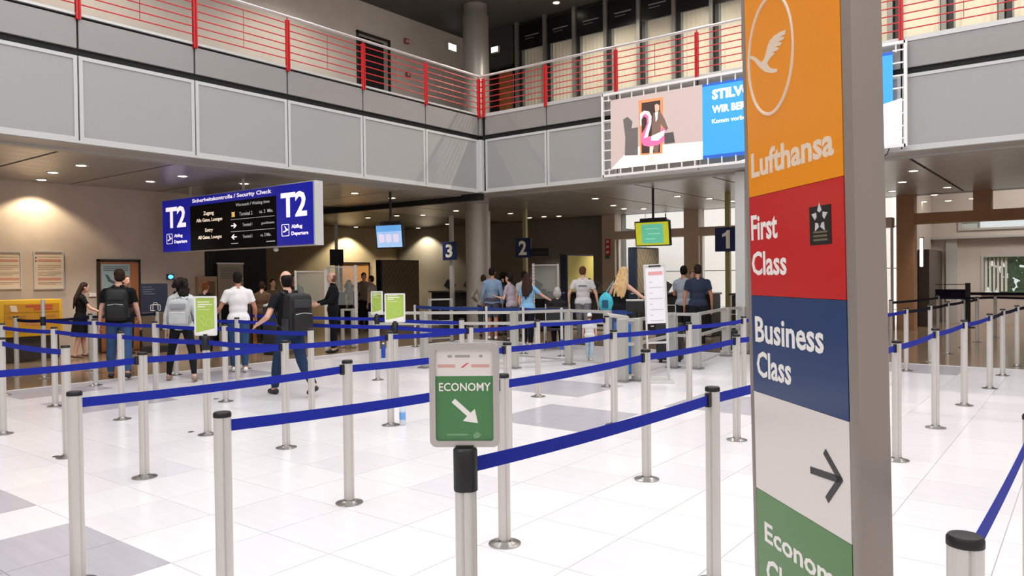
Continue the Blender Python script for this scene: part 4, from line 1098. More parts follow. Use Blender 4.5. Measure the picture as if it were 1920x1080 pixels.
# ------------------------------------------------------------------ counter partitions (slabs between desks)
M_navy = mat('partition_navy', (26, 36, 56), 0.5)
def mat_chev():
    m = mat('partition_chevron', (120, 106, 84), 0.6); nt = m.node_tree; b = nt.nodes['Principled BSDF']
    tc = nt.nodes.new('ShaderNodeTexCoord'); sp = nt.nodes.new('ShaderNodeSeparateXYZ'); nt.links.new(tc.outputs['Object'], sp.inputs[0])
    def M(op, a, b_=None, v=None):
        n = nt.nodes.new('ShaderNodeMath'); n.operation = op; nt.links.new(a, n.inputs[0])
        if b_ is not None: nt.links.new(b_, n.inputs[1])
        elif v is not None: n.inputs[1].default_value = v
        return n.outputs[0]
    y = M('PINGPONG', sp.outputs['Y'], v=0.4); s = M('ADD', sp.outputs['Z'], M('MULTIPLY', y, v=1.6)); f = M('PINGPONG', s, v=0.13); g = M('LESS_THAN', f, v=0.018)
    mx = nt.nodes.new('ShaderNodeMix'); mx.data_type = 'RGBA'; nt.links.new(g, mx.inputs['Factor'])
    mx.inputs[6].default_value = (*srgb((120, 106, 84)), 1); mx.inputs[7].default_value = (*srgb((164, 148, 118)), 1)
    nt.links.new(mx.outputs[2], b.inputs['Base Color']); return m


MC = mat_chev()
M_ylw = mat('partition_yellow', (220, 206, 110), 0.6)
def partition(label, px, Y, D, H, face):
    q = aty(px, 520, Y)
    t = thing('counter_partition', label, 'partition', (q.x, Y, 0), 0, 'slab partitions between check-in desks')
    MB().rbox((0.12, D / 2, H / 2), (0.24, D, H), 0.012).build('slab', M_navy, t)
    MB().bx(0.24, 0.25, 0.06, D - 0.02, 0.02, H - 0.04).build('face_panel', face, t)
    MB().bx(0.08, 0.16, -0.006, 0, 1.05, 1.08).build('badge', M_alul, t)
    return t


partition('navy partition slab with brown chevron face under the yellow screen', 1178, 18.2, 1.35, 2.32, MC)
partition('navy partition slab with plain yellow face behind the man in a white polo', 1050, 18.6, 1.5, 2.2, M_ylw)
partition('navy partition slab with chevron face below the pale blue screen', 705, 18.2, 1.9, 2.2, MC)

# check-in desks
def desk(label, X, Y, w=2.2):
    t = thing('check_in_desk', label, 'counter', (X, Y, 0), 0, 'dark check-in desks')
    MB().rbox((0, 0.35, 0.52), (w, 0.6, 1.04), 0.02).build('body', M_dark, t)
    MB().rbox((0, 0.3, 1.07), (w + 0.06, 0.75, 0.05), 0.01).build('counter_top', mat('counter_top', (58, 54, 50), 0.35), t)
    MB().bx(-w / 2 + 0.06, w / 2 - 0.06, 0.03, 0.06, 0.12, 0.98).build('front_panel', mat('counter_front', (34, 33, 32), 0.5), t)
    MB().bx(-w / 2, w / 2, 0.0, 0.04, 0.02, 0.1).build('kick_plate', M_alu, t)
    for x in (-w * .25, w * .2):
        c = Matrix.Translation((x, 0.45, 1.28)) @ Matrix.Rotation(0.5, 4, 'Y') @ Matrix.Rotation(-0.25, 4, 'X')
        s = MB().rbox((0, 0, 0), (0.42, 0.03, 0.28), 0.008).xf(c).build('monitor', M_blk, t)
        MB().tube((x, 0.48, 1.09), (x, 0.48, 1.26), 0.02, n=10).build('monitor_stand', M_blk, s)
    MB().rbox((w * .36, 0.25, 1.13), (0.24, 0.24, 0.08), 0.01).build('printer', mat('printer_grey', (70, 68, 66), 0.5), t)
    MB().rbox((w * .05, 0.12, 1.105), (0.4, 0.14, 0.02), 0.004).build('keyboard', M_blk, t)
    return t


for X, Y, lab in ((-6.0, 17.8, 'dark check-in desk under sign one'), (-8.6, 18.0, 'dark check-in desk right of the chevron partition'), (-11.2, 18.6, 'dark check-in desk between yellow and chevron partitions'),
                  (-14.2, 18.7, 'dark check-in desk behind the column under sign two'), (-17.2, 19.0, 'dark check-in desk under sign three'), (-20.6, 17.4, 'dark desk with staff at the far left')):
    desk(lab, X, Y, 2.0)
# baggage belts beside the desks
for X, lab in ((-15.6, 'low baggage conveyor left of the column'), (-12.75, 'low baggage conveyor right of the column')):
    t = thing('baggage_conveyor', lab, 'conveyor', (X, 17.2, 0), 0, 'baggage conveyors')
    MB().rbox((0, 0.8, 0.3), (0.8, 1.9, 0.5), 0.02).build('body', M_dark, t)
    MB().bx(-0.33, 0.33, -0.1, 1.7, 0.55, 0.57).build('belt', mat('rubber_belt', (30, 30, 30), 0.8), t)
    for x in (-0.37, 0.37): MB().bx(x - 0.03, x + 0.03, -0.12, 1.72, 0.5, 0.62).build('side_rail', M_alu, t)

# ------------------------------------------------------------------ plexiglass screens with pale posts
def screen(label, pxl, pxr, top, D, white_left=True):
    a, b = atd(pxl, 600, D), atd(pxr, 600, D)
    v = Vector((b.x - a.x, b.y - a.y, 0)); w = v.length
    zt = atd(pxl, top, D).z
    t = thing('plexiglass_screen', label, 'screen', (a.x, a.y, 0), math.atan2(v.y, v.x))
    pw = mat('pale_post', (206, 202, 196), 0.4)
    MB().bx(-0.03, 0.03, -0.03, 0.03, 0, zt).build('post', pw, t); MB().bx(w - 0.025, w + 0.025, -0.025, 0.025, 0, zt - 0.02).build('post', M_alu, t)
    MB().bx(0.03, w - 0.025, -0.02, 0.02, zt - 0.06, zt - 0.03).build('top_rail', M_alu, t)
    MB().bx(0.03, w - 0.025, -0.004, 0.004, 0.95, zt - 0.06).build('pane', M_glass, t)
    k = MB()
    for i in range(int(zt / 0.09)): k.bx(-0.035, 0.035, -0.036, -0.03, 0.04 + i * 0.09, 0.075 + i * 0.09)
    k.build('perforation_strip', M_white, t)
screen('plexiglass screen with pale perforated post left of the green notices', 668, 617, 497, 17.5)
screen('plexiglass screen with pale post behind the queue right of the column', 1001, 1047, 494, 20.5)
screen('plexiglass screen before the dark security entrance', 612, 556, 505, 17)

# ------------------------------------------------------------------ steel guard barriers
M_bar = mat('barrier_steel', (186, 184, 178), 0.42, 0.4)
def barrier(label, pts, zt, zm, r=0.03, pw=0.13, rail=0.05, grp='steel guard rails between lanes and counters'):
    t = thing('guard_barrier', label, 'barrier', (pts[0][0], pts[0][1], 0), 0, grp); o = Vector((pts[0][0], pts[0][1], 0))
    L = [Vector((x, y, 0)) - o for x, y in pts]
    for p in L:
        MB().rbox((p.x, p.y, zt / 2), (pw, pw * .8, zt), 0.01).build('post', M_bar, t)
        MB().rbox((p.x, p.y, 0.012), (pw * 1.5, pw * 1.4, 0.024), 0.006).build('foot_plate', M_steel, t)
    for a, b in zip(L, L[1:]):
        d = (b - a); c = (a + b) / 2
        for z in ((zt - rail / 2), zm):
            MB().box((c.x, c.y, z), (d.length, 0.035, rail), math.atan2(d.y, d.x)).build('rail', M_bar, t)
        MB().box((c.x, c.y, 0.09), (d.length, 0.02, 0.03), math.atan2(d.y, d.x)).build('rail', M_bar, t)
    return t
Q = lambda x, y: tuple(atz(x, y))[:2]
barrier('steel guard rail with broad posts behind the green notices', [Q(700, 690), Q(796, 690), Q(965, 691), Q(1067, 684), Q(1140, 692)], 0.98, 0.77, pw=0.12)
barrier('short steel gate frame left of the green notices', [Q(643, 652), Q(662, 652)], 0.88, 0.5, pw=0.07, rail=0.04)
barrier('short steel frame before the column beside the low conveyor', [Q(806, 642), Q(847, 640)], 1.05, 0.5, pw=0.07, rail=0.04)
barrier('steel guard rail right of the poster stand', [Q(1168, 716), Q(1195, 714), Q(1262, 690), Q(1306, 692), Q(1362, 668), Q(1392, 664)], 0.93, 0.55, pw=0.14)
# floor guide rail
a, b = atz(975, 668), atz(1065, 676)
tag(MB().path([(a.x, a.y, 0.02), (b.x, b.y, 0.02)], 0.015, 8).build('floor_guide_rail', M_bar), 'low steel guide rail on the floor behind the third lane', 'rail')

# ------------------------------------------------------------------ poster stand
q = atz(1236, 716)
ps = thing('poster_stand', 'leaning aluminium poster stand with white printed sheet', 'poster stand', (q.x, q.y, 0), math.radians(30))
Mx = Matrix.Rotation(-0.06, 4, 'X') @ Matrix.Rotation(-0.035, 4, 'Y')
frame_ring(0.44, 1.30, 0.035, 0.01, -0.015, 0.015).xf(Mx @ Matrix.Translation((0, 0, 0.62))).build('frame', M_alul, ps)
MB().bx(-0.19, 0.19, -0.004, 0.004, 0.95, 1.88).xf(Mx).build('sheet', mat('sheet_white', (232, 230, 234), 0.5), ps)
MB().bx(-0.13, 0.15, -0.006, -0.004, 1.74, 1.8).xf(Mx).build('red_heading', mat('pale_red_heading', (222, 160, 158), 0.6), ps)
for k in range(9): MB().bx(-0.12, -0.06 + 0.2 * (k % 2), -0.006, -0.004, 1.62 - .09 * k, 1.635 - .09 * k).xf(Mx).build('text_line', mat('pale_print', (196, 196, 206), 0.6), ps)
MB().bx(-0.12, 0.12, -0.018, -0.012, 1.875, 1.9).xf(Mx).build('clip', M_dark, ps)
for x in (-0.2, 0.2):
    MB().tube((x, 0, 0.03), Mx @ Vector((x, 0, 0.66)), 0.018, n=10).build('leg', M_alul, ps)
    MB().tube((x, 0.45, 0.02), Mx @ Vector((x, 0.02, 1.5)), 0.012, n=8).build('rear_leg', M_alul, ps)
MB().rbox((0, 0, 0.015), (0.56, 0.4, 0.03), 0.006).build('base', M_alul, ps)

ps.scale = (0.74, 0.9, 0.9)
# baggage sizer: blue box behind grey uprights with black head
q = atz(1166, 706)
bs = thing('baggage_sizer', 'blue baggage sizer box with black head behind the steel posts', 'baggage sizer', (q.x - 0.1, q.y + 0.3, 0), math.radians(32))
MB().rbox((0, 0, 0.42), (0.34, 0.4, 0.78), 0.01).build('body', mat('sizer_blue', (36, 104, 182), 0.45), bs)
MB().rbox((0, 0, 0.02), (0.38, 0.44, 0.04), 0.006).build('base', M_dark, bs)
MB().bx(0.12, 0.16, -0.22, -0.18, 0.8, 1.1).build('neck', M_dark, bs)
MB().rbox((0.14, -0.2, 1.08), (0.26, 0.1, 0.17), 0.01).build('head', M_dark, bs)
MB().rbox((0.14, -0.2, 1.175), (0.27, 0.12, 0.025), 0.006).build('head_lid', M_alu, bs)
MB().rbox((-0.12, -0.1, 0.92), (0.34, 0.3, 0.05), 0.01, M=Matrix.Rotation(0.15, 3, 'Y')).build('tray', mat('tray_grey', (186, 182, 178), 0.5), bs)
# black suitcases by the stand
def suitcase(label, X, Y, rz, w, d, h, m, grp=None):
    t = thing('suitcase', label, 'suitcase', (X, Y, 0), rz, grp)
    MB().rbox((0, 0, h / 2 + 0.05), (w, d, h), 0.04).build('shell', m, t, True)
    MB().rbox((0, -d / 2 - 0.01, h * .35), (w * .8, 0.04, h * .4), 0.015).build('front_pocket', m, t, True)
    for x in (-w * .36, w * .36):
        for y in (-d * .3, d * .3): MB().lathe([(0.03, -0.012), (0.03, 0.012)], 14).xf(Matrix.Translation((x, y, 0.03)) @ Matrix.Rotation(PI / 2, 4, 'Y')).build('wheel', M_blk, t)
    MB().path([(-w * .2, d * .3, h + .04), (-w * .2, d * .3, h + .36), (w * .2, d * .3, h + .36), (w * .2, d * .3, h + .04)], 0.009, 6).build('pull_handle', M_alu, t)
    return t
q = atz(1222, 690); suitcase('black suitcase standing behind the poster stand', q.x - 0.1, q.y + 0.9, 0.3, 0.46, 0.28, 0.66, mat('suitcase_black', (26, 26, 27), 0.5))
q = atz(1345, 668); suitcase('low black suitcase by the steel rail near sign one', q.x, q.y + 0.8, 0.4, 0.5, 0.3, 0.4, mat('suitcase_black', (26, 26, 27)))

# wrap on the last thin post
q = POSTS['p27'].location
tag(MB().lathe([(0.031, 0.13), (0.031, 0.33)], 18, (q.x, q.y, 0)).build('post_sleeve', mat('blue_white_wrap', (40, 90, 190), 0.5, noise=0.5, nscale=22), smooth=True), 'blue and white wrap around the foot of a thin belt post', 'wrap')
# plastic bottle on the floor behind a lane post
q = atz(755, 797)
bt = thing('water_bottle', 'small clear water bottle with blue label standing on the white tiles', 'bottle', (q.x, q.y, 0))
MB().lathe([(0.03, 0.0), (0.034, 0.01), (0.034, 0.17), (0.015, 0.22), (0.013, 0.235)], 18).build('body', mat('bottle_clear', (222, 232, 240), 0.1, alpha=0.55), bt, True)
MB().lathe([(0.0346, 0.06), (0.0346, 0.14)], 18).build('label_wrap', mat('bottle_blue', (110, 160, 220), 0.4), bt, True)
MB().lathe([(0.016, 0.235), (0.016, 0.258)], 14).build('bottle_cap', mat('bottle_blue', (110, 160, 220)), bt, True)
q = atz(719, 671)
bt = thing('water_bottle', 'blue bottle standing beside a post near the small green notice', 'bottle', (q.x, q.y, 0))
MB().lathe([(0.04, 0.0), (0.042, 0.01), (0.042, 0.2), (0.02, 0.24), (0.018, 0.27)], 18).build('body', mat('bottle_deep_blue', (30, 70, 170), 0.3), bt, True)
MB().lathe([(0.02, 0.27), (0.02, 0.3)], 14).build('bottle_cap', M_white, bt, True)

# red exit plate on the stone pier
q = aty(1140, 463, PY)
r = thing('wall_plate', 'red and white hydrant plate on the stone pier beside the windows', 'sign', (q.x, PY - 0.005, q.z - 0.28))
MB().bx(-0.1, 0.1, -0.02, 0, 0, 0.55).build('red_plate', mat('plate_red', (196, 44, 44), 0.5), r)
for k in range(3): MB().prism([(-0.06, .05 + .18 * k), (0.06, .08 + .18 * k), (0.04, .15 + .18 * k), (-0.05, .13 + .18 * k)], -0.024, -0.02).build('pictogram', M_white, r)
MB().bx(-0.1, 0.06, -0.02, 0, -0.12, -0.01).build('green_plate', mat('plate_green', (40, 90, 70), 0.5), r)
# ceiling camera near the yellow screen
q = atz(1248, 400, ZC)
c = thing('ceiling_camera', 'dark surveillance camera hanging beside the yellow screen', 'camera', (q.x, q.y, ZC))
MB().tube((0, 0, 0), (0, 0, -0.2), 0.02, n=10).build('stem', M_dark, c); MB().rbox((0, -0.05, -0.25), (0.14, 0.3, 0.13), 0.02).build('body', M_dark, c)
# e-gates in the security entrance
for k, (px, py, lab) in enumerate(((520, 660, 'access gate column with small green light in the security entrance'), (584, 668, 'dark access gate column beside the officer in black'))):
    q = atz(px, py)
    g = thing('access_gate', lab, 'gate', (q.x - (1.9 if k == 0 else 1.3), q.y + (0.5 if k == 0 else 0.0), 0), math.radians(50), 'access gates of the security entrance')
    MB().rbox((0, 0, 0.5), (0.3, 0.9, 1.0), 0.03).build('column', M_dark, g, True)
    MB().rbox((0.2, 0, 0.5), (0.08, 0.3, 1.0), 0.01).build('wood_panel', mat('gate_wood', (186, 116, 50), 0.5), g)
    MB().rbox((0, 0, 1.02), (0.28, 0.86, 0.04), 0.01).build('top', M_alu, g)
    MB().ell((0.02, -0.46, 0.93), (0.05, 0.02, 0.05)).build('signal_light', mat('green_signal', (40, 255, 120), 0.3, emit=(0.1, 1, 0.35), estr=5) if k else mat('white_signal', (240, 250, 255), 0.3, emit=(0.9, 0.95, 1), estr=4), g, True)
# notices in the security entrance
q = atx(430, 540, -18.55)
t = thing('notice_board', 'pale notice board at the dark security entrance', 'poster', (-17.1, atx(432, 540, -17.1).y, 0.95), PI / 2)
MB().bx(-0.35, 0.35, -0.03, 0, 0, 1.0).build('sheet', mat('dim_paper', (150, 136, 120), 0.7), t)
for k in range(6): MB().bx(-0.28, 0.25, -0.034, -0.03, .9 - .05 * k, .915 - .05 * k).build('text_line', mat('slate_print', (70, 84, 92)), t)
MB().bx(-0.37, 0.37, -0.036, -0.0, 1.0, 1.04).build('frame', M_alu, t)
for z in (0,): MB().bx(-0.33, -0.28, -0.03, 0, -0.95, 0).bx(0.28, 0.33, -0.03, 0, -0.95, 0).build('leg', M_alu, t)
t = thing('wall_cabinet', 'pale box on the beige wall behind the woman with a bun', 'cabinet', (-17.195, atx(396, 560, -17.1).y - 0.1, 0.95), PI / 2)
MB().rbox((0, -0.06, 0.35), (0.5, 0.12, 0.7), 0.01).build('body', mat('cabinet_tan', (172, 140, 108), 0.5), t)
MB().rbox((0.02, -0.125, 0.33), (0.34, 0.015, 0.5), 0.006).build('door', mat('cabinet_dark_tan', (110, 84, 62), 0.5), t)
# far door in the beige wall behind the counters
y0 = atx(640, 520, -24).y; y1 = atx(690, 520, -24).y
d4 = struct('door_4', (-23.99, y0, 0), PI / 2)
MB().bx(0, y1 - y0, -0.04, 0, 0, 2.15).build('door_leaf', mat('far_door_tan', (176, 130, 78), 0.5), d4)
MB().bx(-0.06, 0, -0.07, 0, 0, 2.2).bx(y1 - y0, y1 - y0 + .06, -0.07, 0, 0, 2.2).bx(-0.06, y1 - y0 + .06, -0.07, 0, 2.15, 2.22).build('door_frame', M_dfr, d4)
# unseen lamps added to brighten the lobby behind the portal
for k, (x, y) in enumerate(((-1.5, 24.6), (2.0, 24.6))):
    t = thing('lobby_lamp', ['square ceiling lamp of the lobby behind the left window', 'square ceiling lamp of the lobby behind the portal, out of frame'][k], 'ceiling light', (x, y, 5.0))
    MB().rbox((0, 0, -0.03), (0.9, 0.9, 0.06), 0.01).build('frame', M_alul, t)
    MB().bx(-0.4, 0.4, -0.4, 0.4, -0.065, -0.06).build('diffuser', mat('lobby_glow', (255, 250, 242), 0.5, emit=(1, 0.95, 0.88), estr=34), t)
# lit wall lamp near the portal pier
q = aty(1718, 470, 22.4)
t = thing('pier_lamp', 'bright narrow lamp on the brown pier of the portal', 'lamp', (q.x + 0.12, 22.4, q.z - 0.4))
MB().rbox((0, 0, 0.35), (0.07, 0.07, 0.75), 0.02).build('tube', mat('pier_glow', (255, 250, 244), 0.4, emit=(1, 0.96, 0.9), estr=5), t)
MB().rbox((0, 0.05, 0.35), (0.1, 0.04, 0.8), 0.01).build('holder', M_dark, t)
# black stand with belt near the lobby
q = atz(1815, 614)
t = thing('black_stand', 'black square belt pillar before the lobby window', 'stanchion', (q.x, q.y, 0))
MB().rbox((0, 0, 0.62), (0.12, 0.12, 1.24), 0.01).build('pillar', M_blk, t)
MB().rbox((0, 0, 0.01), (0.36, 0.36, 0.02), 0.005).build('foot', M_blk, t)
MB().bx(-0.8, -0.06, -0.003, 0.003, 0.84, 1.06).build('belt_banner', M_beltd, t)
MB().bx(0.06, 3.0, -0.003, 0.003, 0.9, 0.98).build('belt_banner', M_beltd, t)
MB().tube((-0.8, 0, 1.2), (-0.06, 0, 1.2), 0.01, n=8).build('top_bar', M_blk, t)
# ------------------------------------------------------------------ people
SKIN = [mat('skin_fair', (216, 168, 146), 0.6, noise=0.03, nscale=20), mat('skin_tan', (180, 124, 98), 0.6, noise=0.03, nscale=20)]
M_eye = mat('eye_white', (225, 220, 215), 0.3); M_iris = mat('iris_dark', (40, 28, 22), 0.3); M_lip = mat('lips', (170, 92, 84), 0.5)


def V(*a): return Vector(a)


def remesh(mb, vox, it=4):
    me = mb.mesh('tmp', []) if False else None
    m0 = bpy.data.meshes.new('tmp'); m0.from_pydata(mb.v, [], mb.f)
    o = bpy.data.objects.new('tmp', m0); COL.objects.link(o)
    r = o.modifiers.new('r', 'REMESH'); r.mode = 'VOXEL'; r.voxel_size = vox; r.use_smooth_shade = True
    s = o.modifiers.new('s', 'SMOOTH'); s.factor = 0.5; s.iterations = it
    out = ev_mesh(o); bpy.data.objects.remove(o); bpy.data.meshes.remove(m0)
    return out


def frame_from(d, hint):
    d = d.normalized(); s = hint - d * hint.dot(d)
    if s.length < 1e-3: s = d.orthogonal()
    s.normalize(); n = s.cross(d).normalized()
    return Matrix((s, n, d)).transposed()          # columns: side, normal, along


def shell(me_co, me_no, faces, keep, off, name, m, parent):
    idx = {}; mb = MB()
    for f in faces:
        if all(keep[i] for i in f):
            for i in f:
                if i not in idx:
                    idx[i] = len(mb.v); o = off[i] if hasattr(off, '__len__') else off
                    mb.v.append(tuple(me_co[i] + me_no[i] * o))
            mb.f.append(tuple(idx[i] for i in f)); mb.m.append(0)
    if not mb.f: return None
    o = mb.build(name, m, parent); o.data.polygons.foreach_set('use_smooth', [True] * len(mb.f))
    return o


def person(label, xy, rel, H=1.75, legs=((0, 0), (0, 0)), arms=None, lean=(0, 0), head=(0, 0), top=('#222222', 'short'), bottom=('#334455', 'trousers'),
           shoes='#222222', hair=('#2a2018', 'short'), skin=0, female=False, seat=None, wide=1.0, vox=0.017, spread=0.0, crop=None):
    k = H / 1.75; x, y = xy
    view = V(x, y, 0).normalized(); ang = math.atan2(view.y, view.x) - math.radians(rel)
    P = thing('person', label, 'person', (x, y, 0), ang - PI / 2)
    sw = (0.165 if female else 0.19) * k * wide; hw = 0.088 * k
    L1, L2, LF = 0.42 * k, 0.42 * k, 0.075 * k
    # legs by angle (thigh swing forward, knee bend)
    hipz = 0; prims = []; joints = {}
    for sd, s in (('L', -1), ('R', 1)):
        th, kn = legs[0 if s < 0 else 1]; th = math.radians(th); kn = math.radians(kn)
        hp = V(s * hw, 0, 0); sp = math.radians(spread) * s
        d1 = V(math.sin(sp), math.sin(th), -math.cos(th)).normalized(); d2 = V(math.sin(sp) * .6, math.sin(th - kn), -math.cos(th - kn)).normalized()
        kp = hp + d1 * L1; ap = kp + d2 * L2
        fa = th - kn
        fd = V(0, math.cos(fa * .55), math.sin(fa * .55) if fa < 0 else 0).normalized()
        joints[sd] = (hp, kp, ap, fd)
    low = min(min(j[2].z - LF, (j[2] + j[3] * 0.15 * k).z - LF) for j in joints.values())
    base = V(0, 0, -low) if seat is None else V(0, 0, seat)
    B = base
    R = Matrix.Rotation(math.radians(-lean[0]), 3, 'X') @ Matrix.Rotation(math.radians(lean[1]), 3, 'Y')
    def UP(p): return B + R @ (V(*p) * k)
    def E(lab, c, r, M=None): prims.append((lab, 'e', c, [q * k for q in r], M if M is not None else R))
    def C(lab, a, ra, b, rb): prims.append((lab, 'c', a, ra * k, b, rb * k))
    fw = 0.9 if female else 1.0
    E('pelvis', UP((0, 0.0, 0.04)), (0.165 * wide * (1.02 if female else 1), 0.115, 0.12))
    E('torso', UP((0, 0.005, 0.20)), (0.138 * wide * fw, 0.102, 0.16))
    E('torso', UP((0, 0.0, 0.36)), (0.160 * wide * fw, 0.112, 0.17))
    E('torso', UP((0, -0.005, 0.46)), (0.15 * wide * fw, 0.092, 0.09))
    if female: E('torso', UP((0.07, 0.085, 0.36)), (0.06, 0.05, 0.06)); E('torso', UP((-0.07, 0.085, 0.36)), (0.06, 0.05, 0.06))
    sh = {-1: UP((-sw / k + 0.02, -0.005, 0.475)), 1: UP((sw / k - 0.02, -0.005, 0.475))}
    C('torso', sh[-1], 0.056 * fw, sh[1], 0.056 * fw)
    for s in (-1, 1): C('torso', UP((s * .02, -0.015, 0.555)), 0.045 * fw, UP((s * .125, -0.01, 0.49)), 0.045 * fw)
    C('neck', UP((0, -0.012, 0.5)), 0.06 * fw, UP((0, 0.012, 0.64)), 0.052 * fw)
    Rh = R @ Matrix.Rotation(math.radians(-head[0]), 3, 'Z') @ Matrix.Rotation(math.radians(-head[1]), 3, 'X')
    hc = UP((0, 0.015, 0.60)) + Rh @ V(0, 0.015, 0.135) * k
    def HP(p): return hc + Rh @ (V(*p) * k)
    E('head', HP((0, -0.01, 0.02)), (0.076, 0.096, 0.098), Rh)
    E('head', HP((0, 0.028, -0.05)), (0.058, 0.066, 0.072), Rh)
    C('head', HP((0, 0.09, -0.005)), 0.012, HP((0, 0.104, -0.038)), 0.016)
    for s in (-1, 1): E('head', HP((s * 0.078, -0.008, -0.012)), (0.012, 0.022, 0.032), Rh)
    A = arms or {}
    hands = []
    for sd, s in (('L', -1), ('R', 1)):
        u, f = A.get(sd, ((s * 0.16, 0.0, -1), (s * 0.05, 0.12, -1)))
        u, f = (R @ V(*u)).normalized(), (R @ V(*f)).normalized()
        el = sh[s] + u * (0.29 * k); wr = el + f * (0.25 * k)
        C('uarm' + sd, sh[s], 0.053 * fw * (1 if wide < 1.1 else 1.1), el, 0.040 * fw); C('farm' + sd, el, 0.041 * fw, wr, 0.027 * fw)
        Fm = frame_from(f, R @ V(-s * .3, 1, 0.25))
        E('hand' + sd, wr + f * (0.055 * k), (0.040, 0.017, 0.056), Fm)
        hands.append((wr, f, Fm, s))
        hp, kp, ap, fd = (q + B if i < 3 else q for i, q in enumerate(joints[sd]))
        tw = 1.0 if wide < 1.1 else 1.1
        C('thigh' + sd, hp, 0.088 * tw, kp, 0.058); C('shin' + sd, kp, 0.058, kp.lerp(ap, .35), 0.06); C('shin2' + sd, kp.lerp(ap, .35), 0.058, ap, 0.036)
        hl = ap + V(0, -0.045, -0.035) * k; toe = ap + fd * (0.15 * k) + V(0, 0, -0.048) * k
        C('foot' + sd, hl, 0.036, ap + fd * (.06 * k) + V(0, 0, -.03) * k, 0.04); C('foot' + sd, ap + fd * (.06 * k) + V(0, 0, -.036) * k, 0.036, toe, 0.026)
    mb = MB()
    for q in prims:
        if q[1] == 'e': mb.ell(q[2], q[3], q[4], 18, 12)
        else: mb.cap(q[2], q[3], q[4], q[5], 14)
    me = remesh(mb, vox * k, 7)
    n = len(me.vertices); co = np.empty(n * 3); me.vertices.foreach_get('co', co); co = co.reshape(-1, 3)
    no = np.empty(n * 3); me.vertices.foreach_get('normal', no); no = no.reshape(-1, 3)
    best = np.full(n, 1e9); lab = np.empty(n, dtype=object); tt = np.zeros(n)
    for q in prims:
        if q[1] == 'e':
            Mi = np.array(q[4].inverted()); d = (co - np.array(q[2])) @ Mi.T / np.array(q[3]); dist = (np.linalg.norm(d, axis=1) - 1) * min(q[3]); t = np.zeros(n)
        else:
            a, b = np.array(q[2]), np.array(q[4]); ab = b - a; t = np.clip(((co - a) @ ab) / (ab @ ab), 0, 1)
            dist = np.linalg.norm(co - a - t[:, None] * ab, axis=1) - (q[3] + (q[5] - q[3]) * t)
        w = dist < best; best[w] = dist[w]; lab[w] = q[0]; tt[w] = t[w]
    faces = [tuple(p.vertices) for p in me.polygons]
    cov = [Vector(c) for c in co]; nov = [Vector(c) for c in no]
    # body mesh: remeshed figure plus fingers, eyes, lips
    bb = MB(); bb.v = [tuple(c) for c in co]; bb.f = list(faces); bb.m = [0] * len(faces)
    for wr, f, Fm, s in hands:
        sv, nv = Fm.col[0], Fm.col[1]
        pc = wr + f * (0.09 * k)
        for j, (o, ln) in enumerate(((0.028, .066), (0.0095, .076), (-0.0095, .07), (-0.028, .055))):
            p0 = pc + sv * (o * k); d1 = (f + nv * (.25 * s)).normalized(); p1 = p0 + d1 * (ln * .55 * k); d2 = (f + nv * (.8 * s)).normalized(); p2 = p1 + d2 * (ln * .5 * k)
            bb.cap(p0, 0.0088 * k, p1, 0.008 * k, 6); bb.cap(p1, 0.008 * k, p2, 0.0065 * k, 6)
        p0 = wr + f * (.035 * k) + sv * (.03 * k); p1 = p0 + (f * .6 + sv * .8).normalized() * (.04 * k); p2 = p1 + (f + sv * .15 + nv * (.2 * s)).normalized() * (.032 * k)
        bb.cap(p0, 0.012 * k, p1, 0.0095 * k, 6); bb.cap(p1, 0.0095 * k, p2, 0.0075 * k, 6)
    for s in (-1, 1):
        bb.ell(HP((s * 0.03, 0.078, 0.008)), (0.014 * k, 0.010 * k, 0.008 * k), Rh, 8, 6, 1); bb.ell(HP((s * 0.03, 0.087, 0.008)), (0.006 * k, 0.004 * k, 0.006 * k), Rh, 8, 6, 2)
        bb.ell(HP((s * 0.032, 0.084, 0.03)), (0.018 * k, 0.006 * k, 0.004 * k), Rh, 8, 6, 2)
    bb.ell(HP((0, 0.090, -0.064)), (0.022 * k, 0.008 * k, 0.007 * k), Rh, 8, 6, 3)
    bpy.data.meshes.remove(me)
    body = bb.build('body', [SKIN[skin], M_eye, M_iris, M_lip], P); body.data.polygons.foreach_set('use_smooth', [True] * len(bb.f))
    L = lambda *names: np.array([any(str(q).startswith(m) for m in names) for q in lab])
    zrel = np.array([(R.inverted() @ (c - B)).z for c in cov]) / k
    # top
    tc, sl = top
    keep = L('torso') | (L('pelvis') & (zrel > -0.03)) | (L('thigh') & (zrel > -0.02))
    if sl == 'short': keep |= L('uarm') & (tt < 0.62)
    if sl in ('long', 'jacket'): keep |= L('uarm') | (L('farm') & (tt < 0.92))
    if sl == 'strap': keep &= zrel < 0.43
    keep |= L('neck') & (zrel < (0.55 if sl != 'strap' else 0))
    if sl == 'high': keep |= L('uarm') | (L('farm') & (tt < 0.95)) | (L('neck') & (zrel < 0.62))
    offs = np.full(n, (0.03 if sl == 'jacket' else 0.017) * k); offs[L('neck')] = 0.009 * k
    offs += np.clip((0.12 - zrel) * 0.05, 0, 0.006) * k * (np.array(lab) != 'x')
    mt = mat('cloth_' + tc, tc, 0.85, 0, 0.2, noise=0.08, nscale=14)
    shell(cov, nov, faces, keep, offs, 'jacket' if sl == 'jacket' else 'shirt', mt, P)
    # bottom
    bc, bt = bottom
    mbm = mat('cloth_' + bc, bc, 0.9, 0, 0.2, noise=0.12, nscale=10)
